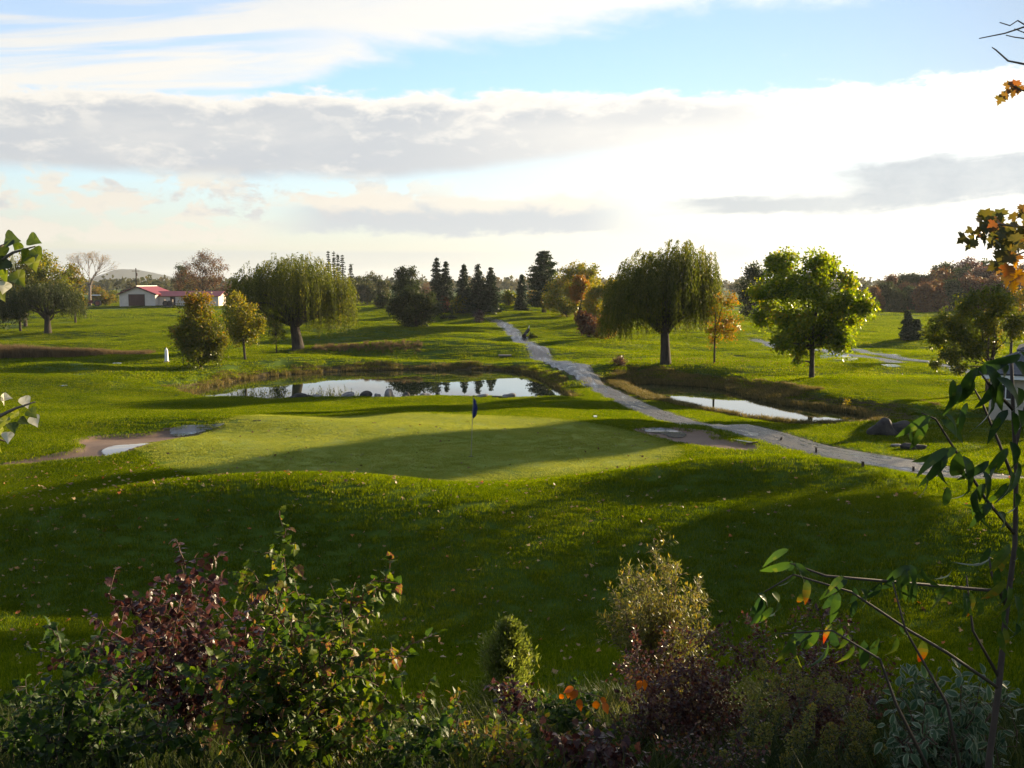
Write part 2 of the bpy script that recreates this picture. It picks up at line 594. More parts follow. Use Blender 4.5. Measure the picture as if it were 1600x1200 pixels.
def leaf_mat(name, stops, trans=.45, gloss=.06, rough=.35, patch=0.0, patch_scale=.2, inst=0.0):
    """thin leaf: diffuse + translucent + a little gloss; the tint attribute picks the colour"""
    m, nt, out = new_mat(name)
    a = nt.nodes.new('ShaderNodeAttribute'); a.attribute_name = 'tint'
    f = NV(nt, a.outputs['Fac'])
    if patch:
        f = f + (noise(nt, geo_pos(nt), patch_scale, 3, .6) - .5) * patch
    if inst:
        oi = nt.nodes.new('ShaderNodeObjectInfo')
        f = f + (NV(nt, oi.outputs['Random']) - .5) * inst
    c = ramp(nt, f.clamp(), stops)
    d = nt.nodes.new('ShaderNodeBsdfDiffuse'); nt.links.new(c.s, d.inputs[0])
    t = nt.nodes.new('ShaderNodeBsdfTranslucent')
    hs = nt.nodes.new('ShaderNodeHueSaturation')
    hs.inputs['Saturation'].default_value = 1.12; hs.inputs['Value'].default_value = 1.5
    nt.links.new(c.s, hs.inputs['Color']); nt.links.new(hs.outputs[0], t.inputs[0])
    mx = nt.nodes.new('ShaderNodeMixShader'); mx.inputs[0].default_value = trans
    nt.links.new(d.outputs[0], mx.inputs[1]); nt.links.new(t.outputs[0], mx.inputs[2])
    last = mx
    if gloss:
        gl = nt.nodes.new('ShaderNodeBsdfGlossy'); gl.inputs['Roughness'].default_value = rough
        gl.inputs[0].default_value = (.9, .9, .9, 1)
        lw = nt.nodes.new('ShaderNodeLayerWeight'); lw.inputs[0].default_value = .5
        fa = NV(nt, lw.outputs['Facing'])
        fa = (fa._m('POWER', 3.0) * (gloss * 5.0) + gloss * .25).clamp()
        m2 = nt.nodes.new('ShaderNodeMixShader'); nt.links.new(fa.s, m2.inputs[0])
        nt.links.new(mx.outputs[0], m2.inputs[1]); nt.links.new(gl.outputs[0], m2.inputs[2])
        last = m2
    nt.links.new(last.outputs[0], out.inputs['Surface'])
    return m


def bark_mat(name, c1, c2, scale=6.0):
    m, nt, out = new_mat(name)
    p = vscale(nt, geo_pos(nt), (scale, scale, scale * .25))
    n = noise(nt, p, 1.0, 6, .65)
    pbr(nt, out, ramp(nt, n, [(.3, c1), (.7, c2)]), .9, bump(nt, n, .6, .05), .15)
    return m


def plain(name, c, rough=.6, var=.18, scale=3.0, spec=.3, metal=0.0, bmp=0.0):
    m, nt, out = new_mat(name)
    n = noise(nt, geo_pos(nt), scale, 5, .6)
    c1 = tuple(v * (1 - var) for v in c); c2 = tuple(min(1, v * (1 + var)) for v in c)
    pbr(nt, out, ramp(nt, n, [(.3, c1), (.7, c2)]), rough, bump(nt, n, bmp, .02) if bmp else None, spec, metal)
    return m

# ================================================================== SETTING
def grass_colour(nt, dark, light, dry):
    p = geo_pos(nt)
    n1 = noise(nt, vscale(nt, p, (.16, .16, .16)), 1.0, 5, .6)
    n2 = noise(nt, vscale(nt, p, (2.3, 2.3, 2.3)), 1.0, 6, .7)
    c = ramp(nt, (n1 * .55 + n2 * .45), [(.30, dark), (.62, light), (.80, dry)])
    return c, n1, n2


gm, nt, out = new_mat('lawn_soil')
c, n1, n2 = grass_colour(nt, (.030, .055, .006), (.056, .092, .009), (.090, .110, .018))
n3 = noise(nt, vscale(nt, geo_pos(nt), (14, 14, 14)), 1.0, 4, .7)
ba = nt.nodes.new('ShaderNodeAttribute'); ba.attribute_name = 'bank'
bank = NV(nt, ba.outputs['Fac'])
earth = ramp(nt, n2 * .5 + n3 * .5, [(.3, (.030, .022, .012)), (.55, (.060, .046, .020)), (.75, (.105, .080, .034))])
c = mixc(nt, smooth(bank + (n2 - .5) * .5, .35, .65), c, earth)
pbr(nt, out, c, .95, bump(nt, n2 * .4 + n3 * .6, .9, .05), .1)
GROUND_MAT = gm

xs = np.concatenate([-np.geomspace(70, 3600, 34)[::-1], np.arange(-69, -30, 1.0), np.arange(-30, 30.01, .3), np.arange(31, 70, 1.0), np.geomspace(70, 3600, 34)])
ys = np.concatenate([np.arange(-40, 8, .6), np.arange(8, 66, .28), np.arange(66, 112, .5), np.arange(112, 200, 1.5), np.geomspace(200, 4300, 46)])
X, Y = np.meshgrid(xs, ys)
Z = terrain(X.ravel(), Y.ravel()).reshape(X.shape)
nx, ny = len(xs), len(ys)
V = np.stack([X, Y, Z], -1).reshape(-1, 3)
i = np.arange(nx * ny).reshape(ny, nx)
F = np.stack([i[:-1, :-1], i[:-1, 1:], i[1:, 1:], i[1:, :-1]], -1).reshape(-1, 4)
gme = np_mesh('ground', V, F, None, [GROUND_MAT], True)
fx, fy = V[:, 0], V[:, 1]
bankv = np.zeros(len(V))
m = (fy > 44) & (fy < 100) & (np.abs(fx) < 40)
for poly, bw in ((PONDL, 1.5), (PONDR, 2.8)):
    d = sdf(poly, fx[m], fy[m])
    bankv[m] = np.maximum(bankv[m], np.clip(1.15 - np.maximum(d, 0) / bw, 0, 1))
m = (np.abs(fx) < 60) & (fy > 20) & (fy < 190)
d = dist_line(PATH, fx[m], fy[m])
bankv[m] = np.maximum(bankv[m], .62 * np.clip(1 - (d - 1.1) / .35, 0, 1))
m = (np.abs(fx) < 26) & (fy > 26) & (fy < 60)
for poly in (BUNKL, BUNKR):
    d = sdf(poly, fx[m], fy[m])
    bankv[m] = np.maximum(bankv[m], np.clip(.9 - np.maximum(d, 0) / .2, 0, 1))
a = gme.attributes.new('bank', 'FLOAT', 'POINT'); a.data.foreach_set('value', bankv.astype(np.float32))
obj('ground', gme, kind='structure')


def sheet(name, poly, cell, mat, dz=.0, zflat=None, kind='structure', **kw):
    lo, hi = poly.min(0) - cell, poly.max(0) + cell
    gx = np.arange(lo[0], hi[0] + cell, cell); gy = np.arange(lo[1], hi[1] + cell, cell)
    X, Y = np.meshgrid(gx, gy)
    x, y = X.ravel(), Y.ravel()
    d = sdf(poly, x, y)
    e = .01
    gxv = (sdf(poly, x + e, y) - sdf(poly, x - e, y)) / (2 * e); gyv = (sdf(poly, x, y + e) - sdf(poly, x, y - e)) / (2 * e)
    d0 = d
    i = np.arange(len(x)).reshape(X.shape)
    F = np.stack([i[:-1, :-1], i[:-1, 1:], i[1:, 1:], i[1:, :-1]], -1).reshape(-1, 4)
    F = F[(d[F] < cell * .5).all(1)]
    sn = np.abs(d) < cell * .5
    x = np.where(sn, x - gxv * d, x); y = np.where(sn, y - gyv * d, y)
    use = np.unique(F)
    mp = np.zeros(len(x), int); mp[use] = np.arange(len(use))
    x, y = x[use], y[use]
    z = np.full(len(x), zflat) if zflat is not None else terrain(x, y, False) + dz
    me = np_mesh(name, np.stack([x, y, z], -1), mp[F], None, [mat], True)
    me.attributes.new('edge', 'FLOAT', 'POINT').data.foreach_set('value', np.clip(-d0[use], 0, 5).astype(np.float32))
    return obj(name, me, kind=kind, **kw)


# putting green: close-mown, paler
m, nt, out = new_mat('putting_turf')
p = geo_pos(nt)
na = noise(nt, vscale(nt, p, (.5, .5, .5)), 1.0, 5, .6); nb = noise(nt, vscale(nt, p, (9, 9, 9)), 1.0, 4, .65)
ea = nt.nodes.new('ShaderNodeAttribute'); ea.attribute_name = 'edge'
nc_ = noise(nt, vscale(nt, p, (2.2, 2.2, 2.2)), 1.0, 5, .65)
mow = vscale(nt, p, (.55, .33, 0)); sw = nt.nodes.new('ShaderNodeTexWave'); sw.inputs['Scale'].default_value = .55; sw.inputs['Distortion'].default_value = .6
nt.links.new(mow.s, sw.inputs['Vector'])
turf = ramp(nt, na * .45 + nb * .25 + nc_ * .22 + NV(nt, sw.outputs['Fac']) * .08, [(.3, (.115, .150, .020)), (.5, (.155, .185, .032)), (.72, (.205, .215, .048))])
collar = ramp(nt, nb * .5 + nc_ * .5, [(.3, (.045, .078, .006)), (.7, (.085, .120, .012))])
pbr(nt, out, mixc(nt, smooth(NV(nt, ea.outputs['Fac']) + (nc_ - .5) * .6, 1.5, .2), turf, collar), .9, bump(nt, nb, .8, .03), .05)
sheet('putting_green', GREEN, .25, m, .012)

# wet sand
m, nt, out = new_mat('wet_sand')
p = geo_pos(nt)
na = noise(nt, vscale(nt, p, (.9, .9, .9)), 1.0, 5, .6); nb = noise(nt, vscale(nt, p, (16, 16, 16)), 1.0, 4, .7)
pbr(nt, out, ramp(nt, na * .6 + nb * .4, [(.3, (.105, .064, .042)), (.7, (.18, .118, .080))]), .75, bump(nt, nb, .6, .03), .25)
sheet('sand_bunker', BUNKL, .14, m, .02)
sheet('sand_bunker', BUNKR, .14, m, .02)

# still water
def water(name, tint, rough, bs, bd, ior=1.6):
    m, nt, out = new_mat(name)
    p = vscale(nt, geo_pos(nt), (1.2, 2.0, 1))
    n = noise(nt, p, 1.6, 3, .5)
    b = pbr(nt, out, tint, rough, bump(nt, n, bs, bd), .5)
    b.inputs['IOR'].default_value = ior
    return m
POND_MAT = water('pond_water', (.010, .016, .010), .012, .035, .004)
PUD_MAT = water('puddle_water', (.16, .14, .12), .06, .2, .006, 1.75)
for poly, lab in ((PONDL, None), (PONDR, None)):
    c = poly.mean(0)
    big = c + (poly - c) * 1.06
    obj('pond_water', np_mesh('pond_water', np.c_[big, np.full(len(big), WATER_Z)], [tuple(range(len(big)))], None, [POND_MAT]), kind='structure')

def puddle(pxs, lift=.03):
    P = smoothpoly(np.array([G(a, b)[:2] for a, b in pxs]), 2)
    z = terrain(P[:, 0], P[:, 1], False) + .02
    zz = float(np.median(z)) + lift
    # a shallow film that follows the hollow it fills
    zf = np.minimum(z + .03, np.maximum(z + .012, zz))
    c = P.mean(0)
    cz = float(terrain(c[None, 0], c[None, 1], False)[0]) + .05
    sheet('puddle', P, .12, PUD_MAT, .045)
puddle([(262, 679), (272, 671), (300, 668), (366, 664.5), (320, 680), (290, 685), (275, 687)])
puddle([(155, 711), (168, 703), (182, 700), (214, 698), (236, 696.5), (230, 700), (200, 707), (172, 712)])
puddle([(998, 674), (1015, 672), (1048, 674), (1070, 680), (1074, 685), (1060, 689), (1044, 687), (1040, 683), (1018, 679)])

# gravel path with standing water in its ruts
m, nt, out = new_mat('wet_gravel')
p = geo_pos(nt)
uvn = nt.nodes.new('ShaderNodeUVMap')
uv = NV(nt, uvn.outputs[0])
na = noise(nt, vscale(nt, p, (22, 22, 22)), 1.0, 4, .7)
nb = noise(nt, vscale(nt, uv, (2.6, .55, 1)), 1.0, 6, .68, .4)
nc = noise(nt, vscale(nt, p, (1.6, 1.6, 1.6)), 1.0, 5, .6)
pud = smooth(nb + (nc - .5) * .25, .44, .66)
gc = ramp(nt, na * .55 + nc * .45, [(.3, (.024, .021, .020)), (.5, (.048, .043, .041)), (.75, (.090, .082, .078))])
gc = mixc(nt, pud * .35, gc, (.045, .038, .033))
rough = pud * -.34 + .42
pbr(nt, out, gc, rough, bump(nt, na * (1.0 - pud) + nc * .04, .9, .05), .5)
PATH_MAT = m


def ribbon(name, pts, w, mat, step=.5, dz=.0, wob=.06):
    seg = np.linalg.norm(np.diff(pts, axis=0), axis=1)
    s = np.concatenate([[0], np.cumsum(seg)])
    q = np.arange(0, s[-1], step)
    x = np.interp(q, s, pts[:, 0]); y = np.interp(q, s, pts[:, 1])
    tx, ty = np.gradient(x), np.gradient(y)
    l = np.hypot(tx, ty); nxv, nyv = ty / l, -tx / l
    k = 9
    V, UV = [], []
    for j in range(k):
        f = j / (k - 1) * 2 - 1
        ww = w * (1 + wob * (np.sin(q * .9 + (f > 0) * 2) * .5 + np.sin(q * 2.3 + (f > 0)) * .3)) * f
        vx, vy = x + nxv * ww, y + nyv * ww
        z = terrain(vx, vy, False) + dz + .012 * (1 - f * f) - (.06 if abs(f) == 1 else 0)
        V.append(np.stack([vx, vy, z], -1)); UV.append(np.stack([np.full(len(q), f * w), q], -1))
    V = np.stack(V, 1).reshape(-1, 3); UV = np.stack(UV, 1).reshape(-1, 2)
    i = np.arange(len(V)).reshape(len(q), k)
    F = np.stack([i[:-1, :-1], i[:-1, 1:], i[1:, 1:], i[1:, :-1]], -1).reshape(-1, 4)
    me = np_mesh(name, V, F, None, [mat], True)
    u = me.uv_layers.new(name='UVMap')
    u.data.foreach_set('uv', UV[F.ravel()].astype(np.float32).ravel())
    return obj(name, me, kind='structure')
ribbon('gravel_path', PATH, 1.2, PATH_MAT, dz=.005)
ribbon('gravel_path', PATH2, 1.0, PATH_MAT, dz=.01)
P3 = smoothpoly(np.array([at_z(a, b, 0)[:2] for a, b in [(1320, 543), (1375, 552), (1412, 557), (1450, 560), (1500, 562)]]), 2, False)
ribbon('gravel_path', P3, .8, PATH_MAT, dz=.05)
P4 = smoothpoly(np.array([at_z(a, b, .6)[:2] for a, b in [(775, 503), (748, 499), (725, 494), (705, 482), (690, 470)]]), 2, False)
ribbon('gravel_path', P4, 1.1, PATH_MAT, dz=.03)
for q in ([(1276, 556), (1300, 553), (1345, 560), (1335, 566), (1295, 563)], [(1372, 569), (1400, 571), (1412, 574), (1380, 575)], [(1395, 556), (1385, 552), (1360, 549), (1400, 553), (1412, 558)],
          [(175, 568), (188, 567), (192, 569), (178, 570)], [(92, 603), (105, 602.5), (109, 604), (95, 605)], [(1158, 520), (1180, 521), (1182, 524), (1165, 523)]):
    puddle(q)


# ------------------------------------------------------------------ grass
def tuft(name, n, rad, h0, h1, w, lean, seed, mat):
    rg = np.random.default_rng(seed)
    a = rg.uniform(0, 2 * np.pi, n); r = rad * np.sqrt(rg.uniform(0, 1, n))
    bx, by = r * np.cos(a), r * np.sin(a)
    h = rg.uniform(h0, h1, n); la = rg.uniform(0, 2 * np.pi, n); ll = rg.uniform(.1, 1, n) * lean * h
    wa = rg.uniform(0, np.pi, n); wx, wy = np.cos(wa) * w / 2, np.sin(wa) * w / 2
    V = np.zeros((n, 5, 3))
    mx, my = bx + np.cos(la) * ll * .35, by + np.sin(la) * ll * .35
    V[:, 0] = np.stack([bx - wx, by - wy, np.full(n, -.02)], -1)
    V[:, 1] = np.stack([bx + wx, by + wy, np.full(n, -.02)], -1)
    V[:, 2] = np.stack([mx + wx * .8, my + wy * .8, h * .62], -1)
    V[:, 3] = np.stack([mx - wx * .8, my - wy * .8, h * .62], -1)
    V[:, 4] = np.stack([bx + np.cos(la) * ll, by + np.sin(la) * ll, h], -1)
    F = []
    for i in range(n):
        b = i * 5
        F += [(b, b + 1, b + 2, b + 3), (b + 3, b + 2, b + 4)]
    t = np.repeat(np.clip(rg.normal(.5, .2, n), 0, 1), 2)
    return bpy.data.objects.new(name, np_mesh(name, V.reshape(-1, 3), F, t, [mat]))


def scatter(name, P, sc, source, seed=0, kind='stuff'):
    rg = np.random.default_rng(seed)
    me = bpy.data.meshes.new(name)
    me.vertices.add(len(P)); me.vertices.foreach_set('co', np.asarray(P, np.float32).ravel())
    me.attributes.new('rz', 'FLOAT', 'POINT').data.foreach_set('value', rg.uniform(0, 6.283, len(P)).astype(np.float32))
    me.attributes.new('sc', 'FLOAT', 'POINT').data.foreach_set('value', np.asarray(sc, np.float32))
    o = obj(name, me, kind=kind)
    ng = bpy.data.node_groups.new(name, 'GeometryNodeTree')
    ng.interface.new_socket('Geometry', in_out='INPUT', socket_type='NodeSocketGeometry')
    ng.interface.new_socket('Geometry', in_out='OUTPUT', socket_type='NodeSocketGeometry')
    gi, go = ng.nodes.new('NodeGroupInput'), ng.nodes.new('NodeGroupOutput')
    ip = ng.nodes.new('GeometryNodeInstanceOnPoints'); oi = ng.nodes.new('GeometryNodeObjectInfo')
    oi.inputs['Object'].default_value = source
    oi.inputs['As Instance'].default_value = True
    def named(n):
        q = ng.nodes.new('GeometryNodeInputNamedAttribute'); q.data_type = 'FLOAT'; q.inputs['Name'].default_value = n
        return q.outputs['Attribute']
    cx = ng.nodes.new('ShaderNodeCombineXYZ')
    L = ng.links.new
    L(named('rz'), cx.inputs[2]); L(cx.outputs[0], ip.inputs['Rotation']); L(named('sc'), ip.inputs['Scale'])
    L(gi.outputs[0], ip.inputs['Points']); L(oi.outputs['Geometry'], ip.inputs['Instance']); L(ip.outputs[0], go.inputs[0])
    md = o.modifiers.new('scatter', 'NODES'); md.node_group = ng
    return o


def wedge(n, y0, y1, rg, spread=.66):
    """points spread evenly over the ground in front of the camera"""
    y = np.sqrt(rg.uniform(y0 * y0, y1 * y1, n))
    x = rg.uniform(-1, 1, n) * (y * spread + 2)
    return x, y


def lawn_mask(x, y, margin=.05):
    ok = (sdf(GREEN, x, y) > margin) & (sdf(BUNKL, x, y) > margin) & (sdf(BUNKR, x, y) > margin)
    ok &= (sdf(PONDL, x, y) > .5) & (sdf(PONDR, x, y) > .5)
    ok &= (dist_line(PATH, x, y) > 1.25) & (dist_line(PATH2, x, y) > 1.05) & (dist_line(P3, x, y) > .8)
    return ok


LAWN = [(0, (.014, .030, .003)), (.35, (.050, .076, .006)), (.65, (.108, .134, .012)), (.88, (.17, .172, .022)), (1, (.20, .17, .04))]
GRASS_MAT = leaf_mat('grass_blade', LAWN, .72, 0, .45, patch=.55, patch_scale=.3)

T1 = tuft('grass_tuft', 64, .23, .026, .055, .008, .9, 1, GRASS_MAT)
T2 = tuft('grass_tuft', 64, .35, .03, .058, .014, .9, 2, GRASS_MAT)
T3 = tuft('grass_tuft', 84, .72, .038, .075, .030, .9, 3, GRASS_MAT)
rg = np.random.default_rng(11)
for (y0, y1, n, src, s0, s1) in ((12.5, 34, 42000, T1, .8, 1.25), (34, 66, 52000, T2, .8, 1.2), (66, 175, 90000, T3, .8, 1.25), (175, 330, 60000, T3, 1.5, 2.2)):
    x, y = wedge(n, y0, y1, rg)
    k = lawn_mask(x, y, -.12)
    x, y = x[k], y[k]
    scatter('lawn_grass', np.stack([x, y, terrain(x, y)], -1), rg.uniform(s0, s1, len(x)), src, 5)

# close-mown blades of the green itself
GREEN_MAT = leaf_mat('green_blade', [(0, (.085, .105, .022)), (.4, (.165, .185, .036)), (.7, (.235, .240, .055)), (1, (.28, .26, .08))], .6, 0, .45, patch=.5, patch_scale=.5)
T8 = tuft('green_tuft', 130, .30, .006, .013, .010, .8, 8, GREEN_MAT)
x, y = rg.uniform(-16, 11, 19000), rg.uniform(28, 52, 19000)
k = sdf(GREEN, x, y) < -.15
x, y = x[k], y[k]
scatter('green_grass', np.stack([x, y, terrain(x, y, False) + .012], -1), rg.uniform(.8, 1.25, len(x)), T8, 16)
# mown fringe round the green
x, y = rg.uniform(-17, 11, 110000), rg.uniform(28, 51, 110000)
d = sdf(GREEN, x, y); k = (d > -.85 * rg.uniform(0, 1, len(x))) & (d < .25)
x, y = x[k], y[k]
scatter('fringe_grass', np.stack([x, y, terrain(x, y, False)], -1), rg.uniform(.35, .6, len(x)), T1, 15)
# dry bank grass round both ponds
BANK = [(0, (.030, .026, .010)), (.3, (.060, .056, .016)), (.55, (.110, .090, .028)), (.8, (.18, .135, .045)), (1, (.24, .17, .06))]
BANK_MAT = leaf_mat('bank_grass_blade', BANK, .4, .02, .5, patch=.5, patch_scale=.6)
T4 = tuft('bank_tuft', 46, .26, .12, .32, .022, .8, 4, BANK_MAT)
pts = []
for poly, n, far in ((PONDL, 6000, 1.2), (PONDR, 9000, 3.0)):
    lo, hi = poly.min(0) - 5, poly.max(0) + 5
    x = rg.uniform(lo[0], hi[0], n * 3); y = rg.uniform(lo[1], hi[1], n * 3)
    d = sdf(poly, x, y)
    front = (y < poly[:, 1].mean() - 1) & (np.abs(x - poly[:, 0].mean()) < (hi[0] - lo[0]) * .42)
    wid = np.where(front, .5, far) * (.75 + .35 * np.sin(x * .8 + y * .5))
    k = (d > -.12) & (d < wid) & (dist_line(PATH, x, y) > 1.5)
    pts.append(np.stack([x[k], y[k]], -1)[:n])
P = np.concatenate(pts)
dd = np.minimum(sdf(PONDL, P[:, 0], P[:, 1]), sdf(PONDR, P[:, 0], P[:, 1]))
scatter('bank_grass', np.c_[P, terrain(P[:, 0], P[:, 1])], rg.uniform(.55, 1.1, len(P)) * np.clip(1.15 - dd * .18, .4, 1.2), T4, 6)

# reed beds: left middle distance, and a thin brown strip beyond the big willow
REED = [(0, (.045, .032, .018)), (.4, (.10, .066, .034)), (.75, (.17, .115, .055)), (1, (.25, .18, .09))]
REED_MAT = leaf_mat('reed_blade', REED, .35, .02, .5, patch=.4, patch_scale=.4)
T5 = tuft('reed_tuft', 40, .35, .55, 1.15, .035, .35, 5, REED_MAT)
def strip(pxs, halfw, n):
    q = np.array([G(a, b)[:2] for a, b in pxs])
    seg = np.linalg.norm(np.diff(q, axis=0), axis=1); s = np.concatenate([[0], np.cumsum(seg)])
    u = rg.uniform(0, s[-1], n)
    x = np.interp(u, s, q[:, 0]); y = np.interp(u, s, q[:, 1]) + rg.normal(0, .5, n) * halfw
    return np.stack([x, y, terrain(x, y)], -1)
P = strip([(-90, 557), (40, 557), (120, 556), (185, 554), (235, 553)], 1.4, 2600)
fade = np.clip((np.abs(P[:, 0] - (-46)) < 7) * 1.0 + .75, 0, 1)
scatter('reed_bed', P, rg.uniform(.55, 1.05, len(P)) * np.interp(P[:, 0], [-75, -42, -36], [1.05, .95, .4]), T5, 7)
P = strip([(490, 545), (545, 544), (620, 543), (660, 542)], 1.2, 330)
scatter('reed_bed', P, rg.uniform(.2, .42, len(P)), T5, 8)

# ================================================================== TREES
FWD = np.array([0, math.cos(PITCH), -math.sin(PITCH)])


def mpp(p):
    """metres that one photo pixel covers at point p"""
    return float(np.dot(np.asarray(p) - np.array([0, 0, CAM_Z]), FWD)) / FPX


def unit(rg, n):
    v = rg.normal(size=(n, 3))
    return v / np.linalg.norm(v, axis=1)[:, None]


def leaf_faces(P, size, rg, aspect=.62, axis=None, jitter=1.0):
    """rhombic leaf faces at the points P"""
    n = len(P)
    a = unit(rg, n) if axis is None else axis + rg.normal(size=(n, 3)) * jitter
    a = a / (np.linalg.norm(a, axis=1)[:, None] + 1e-9)
    b = np.cross(a, unit(rg, n)); b = b / (np.linalg.norm(b, axis=1)[:, None] + 1e-9)
    s = (size * rg.uniform(.65, 1.3, n))[:, None]
    V = np.stack([P - a * s * .5, P + b * s * aspect * .5, P + a * s * .5, P - b * s * aspect * .5], 1).reshape(-1, 3)
    return V, np.arange(4 * n).reshape(n, 4)


def limb_path(p0, p1, rg, bend=.12, n=5, sag=.0):
    p0, p1 = np.asarray(p0, float), np.asarray(p1, float)
    t = np.linspace(0, 1, n)[:, None]
    L = np.linalg.norm(p1 - p0)
    P = p0 + (p1 - p0) * t
    P = P + np.array([0, 0, 1.0]) * (np.sin(np.pi * t) * L * bend)
    P[1:-1] += rg.normal(size=(n - 2, 3)) * L * .035
    return P


def add_twigs(mb, ends, rg, n, length, r):
    for e in ends:
        for _ in range(n):
            d = unit(rg, 1)[0]; d[2] = abs(d[2]) * .6 + .1
            q = np.asarray(e) + d * length * rg.uniform(.5, 1)
            mb.tube(limb_path(e, q, rg, .05, 4), np.linspace(r, r * .35, 4), 3)


def broadleaf(name, base, lobes, mat, bark, label, cat='tree', group=None, leaves=9000, size=.2, trunk_r=.16, fork=.28, seed=1,
              trunk_n=1, lean=0.0, tint=(.5, .18), hi=0.0, clump=.42, hollow=2.4, limbs=True, sub=7):
    """lobes: (x, y, z, r) in metres relative to the base; the crown is clumps of leaves spread through the lobes"""
    rg = np.random.default_rng(seed)
    root = empty(name, base, label, cat, group)
    lobes = np.array(lobes, float)
    w = lobes[:, 3] ** 2; w = w / w.sum()
    top = (lobes[:, 2] + lobes[:, 3]).max(); bot = (lobes[:, 2] - lobes[:, 3]).min()
    # sub-clumps sit near the surface of the lobes
    C, CR, CT = [], [], []
    for (lx, ly, lz, lr) in lobes:
        k = sub
        u = unit(rg, k); u[:, 2] = u[:, 2] * .9 + .12
        C.append(np.array([lx, ly, lz]) + u * lr * rg.uniform(.45, .85, (k, 1)))
        CR.append(lr * clump * rg.uniform(.7, 1.25, k)); CT.append(rg.normal(0, .16, k))
        C.append(np.array([[lx, ly, lz]])); CR.append(np.array([lr * .6])); CT.append(np.array([-.08]))
    C, CR, CT = np.concatenate(C), np.concatenate(CR), np.concatenate(CT)
    cw = CR ** 2.2; cw = cw / cw.sum()
    idx = rg.choice(len(C), leaves, p=cw)
    u = unit(rg, leaves)
    rad = rg.uniform(0, 1, leaves) ** (1 / hollow)
    P = C[idx] + u * (CR[idx] * rad)[:, None] * np.array([1, 1, .82])
    fill = rg.uniform(size=leaves) < .26
    li = rg.choice(len(lobes), leaves, p=w)
    Pf = lobes[li, :3] + u * (lobes[li, 3] * 1.08 * rad ** .8)[:, None]
    P = np.where(fill[:, None], Pf, P) + rg.normal(0, size * .55, (leaves, 3))
    out_ax = u * .5 + np.array([0, 0, -.35])
    V, F = leaf_faces(P, size, rg, .62, out_ax, .8)
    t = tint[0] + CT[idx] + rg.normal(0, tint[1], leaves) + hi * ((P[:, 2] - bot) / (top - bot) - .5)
    obj('crown', np_mesh('crown', V, F, np.clip(t, 0, 1), [mat]), root)
    mb = MB()
    fz = max(.3, bot + (top - bot) * fork)
    for k in range(trunk_n):
        off = (k - (trunk_n - 1) / 2) * trunk_r * 2.2
        topp = np.array([off * 2 + lean * fz, rg.normal(0, .1), fz + (top - fz) * .45])
        P0 = np.array([[off, 0, -.15], [off, 0, .05], [off * 1.2 + lean * fz * .5, 0, fz * .5], [off * 1.5 + lean * fz, 0, fz], topp])
        mb.tube(P0, [trunk_r * 1.5, trunk_r * 1.15, trunk_r * .92, trunk_r * .8, trunk_r * .3], 8)
    if limbs:
        ends = []
        for (lx, ly, lz, lr) in lobes:
            z0 = min(fz * rg.uniform(.85, 1.2), lz * .8 + .1)
            s = np.array([lean * z0, 0, z0]); e = np.array([lx, ly, lz])
            mb.tube(limb_path(s, e, rg, .06, 5), np.linspace(trunk_r * .5, trunk_r * .14, 5), 5)
            ends.append(e)
            for q in rg.choice(len(C), 3):
                if np.linalg.norm(C[q] - e) < lr * 1.6:
                    mb.tube(limb_path(e, C[q], rg, .05, 4), np.linspace(trunk_r * .15, trunk_r * .06, 4), 4)
        add_twigs(mb, ends, rg, 3, lobes[:, 3].mean() * .8, trunk_r * .08)
    mb.build('trunk', bark, root, smooth_=True)
    return root


def px_lobes(base, bpx, L, seed=0, spread=.6):
    """lobes given as (px, py, r px[, depth]) seen in the photo, turned to metres around the base; depth varies freely"""
    rg = np.random.default_rng(seed)
    s = mpp(base)
    out = []
    R0 = max(l[2] for l in L)
    for l in L:
        dep = l[3] if len(l) > 3 else rg.uniform(-spread, spread)
        out.append(((l[0] - bpx[0]) * s, dep * R0 * s * 1.2, (bpx[1] - l[1]) * s, l[2] * s))
    return out


BARK_DARK = bark_mat('bark_dark', (.020, .016, .012), (.065, .052, .040))
BARK_GREY = bark_mat('bark_grey', (.055, .045, .036), (.150, .125, .100))
BARK_PALE = bark_mat('bark_pale', (.10, .075, .06), (.24, .19, .16))
L_GREEN = leaf_mat('maple_leaf', [(0, (.018, .040, .006)), (.4, (.100, .145, .008)), (.68, (.20, .235, .012)), (.9, (.30, .275, .018)), (1, (.30, .19, .02))], .6, .03, .35)
L_ORANGE = leaf_mat('orange_leaf', [(0, (.070, .085, .010)), (.35, (.150, .125, .014)), (.65, (.23, .115, .014)), (1, (.30, .13, .02))], .5, .03, .4)
L_YELLOW = leaf_mat('yellow_green_leaf', [(0, (.038, .055, .008)), (.4, (.105, .120, .010)), (.75, (.21, .175, .014)), (1, (.28, .17, .02))], .5, .03, .4)
L_WILLOW = leaf_mat('willow_leaf', [(0, (.024, .034, .006)), (.45, (.060, .074, .011)), (.8, (.120, .120, .019)), (1, (.20, .165, .03))], .60, .012, .45)
L_DARK = leaf_mat('dark_leaf', [(0, (.012, .020, .006)), (.5, (.028, .040, .010)), (.85, (.060, .062, .015)), (1, (.10, .08, .025))], .35, .02, .45)
L_RUSSET = leaf_mat('russet_leaf', [(0, (.040, .022, .014)), (.45, (.095, .040, .020)), (.8, (.15, .075, .025)), (1, (.12, .11, .03))], .4, .03, .4)
L_PURPLE = leaf_mat('purple_leaf', [(0, (.030, .018, .020)), (.5, (.075, .038, .034)), (1, (.16, .085, .05))], .4, .05, .35)
L_SPRUCE = leaf_mat('spruce_needle', [(0, (.010, .018, .010)), (.5, (.022, .036, .016)), (1, (.050, .062, .024))], .18, .03, .5)
L_PINE = leaf_mat('pine_needle', [(0, (.012, .024, .010)), (.5, (.030, .046, .016)), (1, (.065, .075, .026))], .25, .03, .5)


